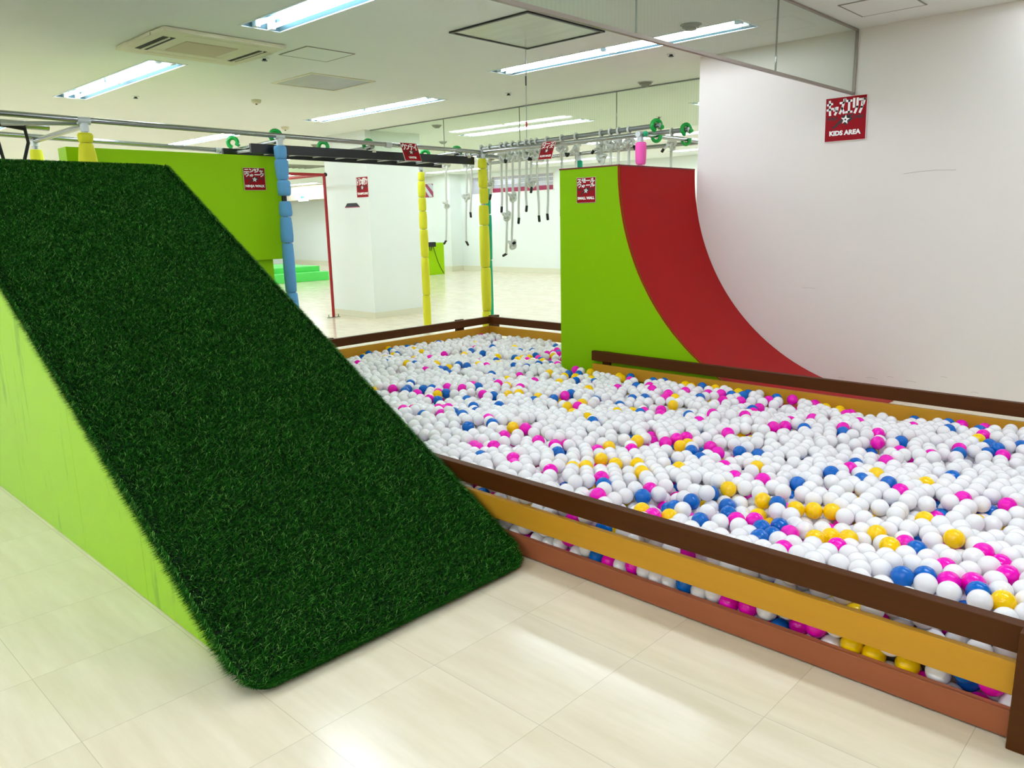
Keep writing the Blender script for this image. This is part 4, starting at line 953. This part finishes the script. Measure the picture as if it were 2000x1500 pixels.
def ball_mat(k):
    m = bpy.data.materials.new(NAMES[k] + '_ball_plastic'); m.use_nodes = True; p = m.node_tree.nodes['Principled BSDF']
    p.inputs['Base Color'].default_value = BALLCOL[k]; p.inputs['Roughness'].default_value = .13; p.inputs['Specular IOR Level'].default_value = .4
    p.inputs['Subsurface Weight'].default_value = .3; p.inputs['Subsurface Radius'].default_value = (1, .9, .9); p.inputs['Subsurface Scale'].default_value = .02; return m
BME = {k: sphere_mesh(NAMES[k] + '_ball', ball_mat(k)) for k in 'WPBY'}
nb_ = {i: [] for i in idx}
for a, b_ in pr:
    if a in nb_ and np.linalg.norm(P[a] - P[b_]) < .093 and (vis[b_]): nb_[a].append(b_)
    if b_ in nb_ and np.linalg.norm(P[a] - P[b_]) < .093 and (vis[a]): nb_[b_].append(a)
def zone(p):
    dx = p[0] - XN; y = p[1]
    a = 'by the near rail' if dx < .22 else 'behind the near rail' if dx < .6 else 'mid pit' if dx < 1.4 else 'far side'
    b_ = 'at the right edge' if y < .62 + .18 * dx else 'towards the right' if y < 1.15 + .15 * dx else 'central stretch' if y < 1.9 else 'nearer the ramp'
    return a + ', ' + b_
def neigh(i):
    cs = [cc[j] for j in nb_[i]]; o = []
    for k in 'PBY':
        n = cs.count(k)
        if n: o.append(('a ' if n == 1 else 'two ' if n == 2 else 'several ') + NAMES[k])
    return ' and '.join(o)
colr = np.where(vis & (cc != 'W'))[0]
LAB = {}
for i in idx:
    nn = neigh(i)
    if nn: t = 'glossy %s ball touching %s ball%s, %s' % (NAMES[cc[i]], nn, 's' if (' and ' in nn or not nn.startswith('a ')) else '', zone(P[i]))
    else:
        q = colr[colr != i]; j = q[np.argmin(np.linalg.norm(P[q] - P[i], axis=1))]; dx, dy = px_[i] - px_[j], py_[i] - py_[j]
        rel = ('right of' if dx > 0 else 'left of') if abs(dx) > abs(dy) else ('in front of' if dy > 0 else 'behind')
        far_ = 'just ' if np.linalg.norm(P[i] - P[j]) < .15 else 'further '
        t = 'glossy %s ball %s%s a %s ball, %s' % (NAMES[cc[i]], far_, rel, NAMES[cc[j]], zone(P[i]))
    LAB.setdefault(t, []).append(i)
ORDN = ['nearest', 'second nearest', 'third nearest', 'fourth nearest', 'fifth nearest', 'sixth nearest', 'seventh nearest', 'eighth nearest', 'ninth nearest', 'tenth nearest']
FIN = {}
for t, l in LAB.items():
    l.sort(key=lambda i: depth[i])
    for n, i in enumerate(l):
        if len(l) == 1: FIN[i] = t
        elif len(l) == 2: FIN[i] = t.replace('glossy ', ('nearer ' if n == 0 else 'farther '))
        else: FIN[i] = t.replace('glossy ', (ORDN[n] if n < 10 else 'more distant') + ' ')
for i in idx:
    o = bpy.data.objects.new('plastic_ball', BME[cc[i]]); COL.objects.link(o); o.location = P[i]
    w_ = FIN[i].split()
    tag(o, ' '.join(w_[:16]), 'ball', 'plastic balls in the ball pit')
# the rest of the heap
R = np.where(~isind)[0]
me = bpy.data.meshes.new('plastic_balls'); me.vertices.add(len(R)); loc = np.array([4.2, 3.7, 0])
me.vertices.foreach_set('co', (P[R] - loc).astype(np.float32).ravel())
at = me.attributes.new('ball_color', 'FLOAT_COLOR', 'POINT'); at.data.foreach_set('color', np.array([BALLCOL[c] for c in cc[R]], np.float32).ravel())
o = bpy.data.objects.new('plastic_balls', me); COL.objects.link(o); o.location = loc
tag(o, 'remaining heap of white, pink, blue and yellow plastic balls filling the pit', 'balls', None, 'stuff')
ng = bpy.data.node_groups.new('ball_heap', 'GeometryNodeTree'); ng.interface.new_socket('Geometry', in_out='INPUT', socket_type='NodeSocketGeometry'); ng.interface.new_socket('Geometry', in_out='OUTPUT', socket_type='NodeSocketGeometry')
gi = ng.nodes.new('NodeGroupInput'); go = ng.nodes.new('NodeGroupOutput'); ip = ng.nodes.new('GeometryNodeInstanceOnPoints'); us = ng.nodes.new('GeometryNodeMeshUVSphere')
us.inputs['Segments'].default_value = 28; us.inputs['Rings'].default_value = 16; us.inputs['Radius'].default_value = RB
ss = ng.nodes.new('GeometryNodeSetShadeSmooth'); sm_ = ng.nodes.new('GeometryNodeSetMaterial'); sm_.inputs['Material'].default_value = M_ballstuff
ng.links.new(us.outputs['Mesh'], ss.inputs[0]); ng.links.new(ss.outputs[0], sm_.inputs[0]); ng.links.new(sm_.outputs[0], ip.inputs['Instance'])
ng.links.new(gi.outputs[0], ip.inputs['Points']); ng.links.new(ip.outputs[0], go.inputs[0])
md = o.modifiers.new('heap', 'NODES'); md.node_group = ng
print('balls', len(P), 'visible', int(vis.sum()))
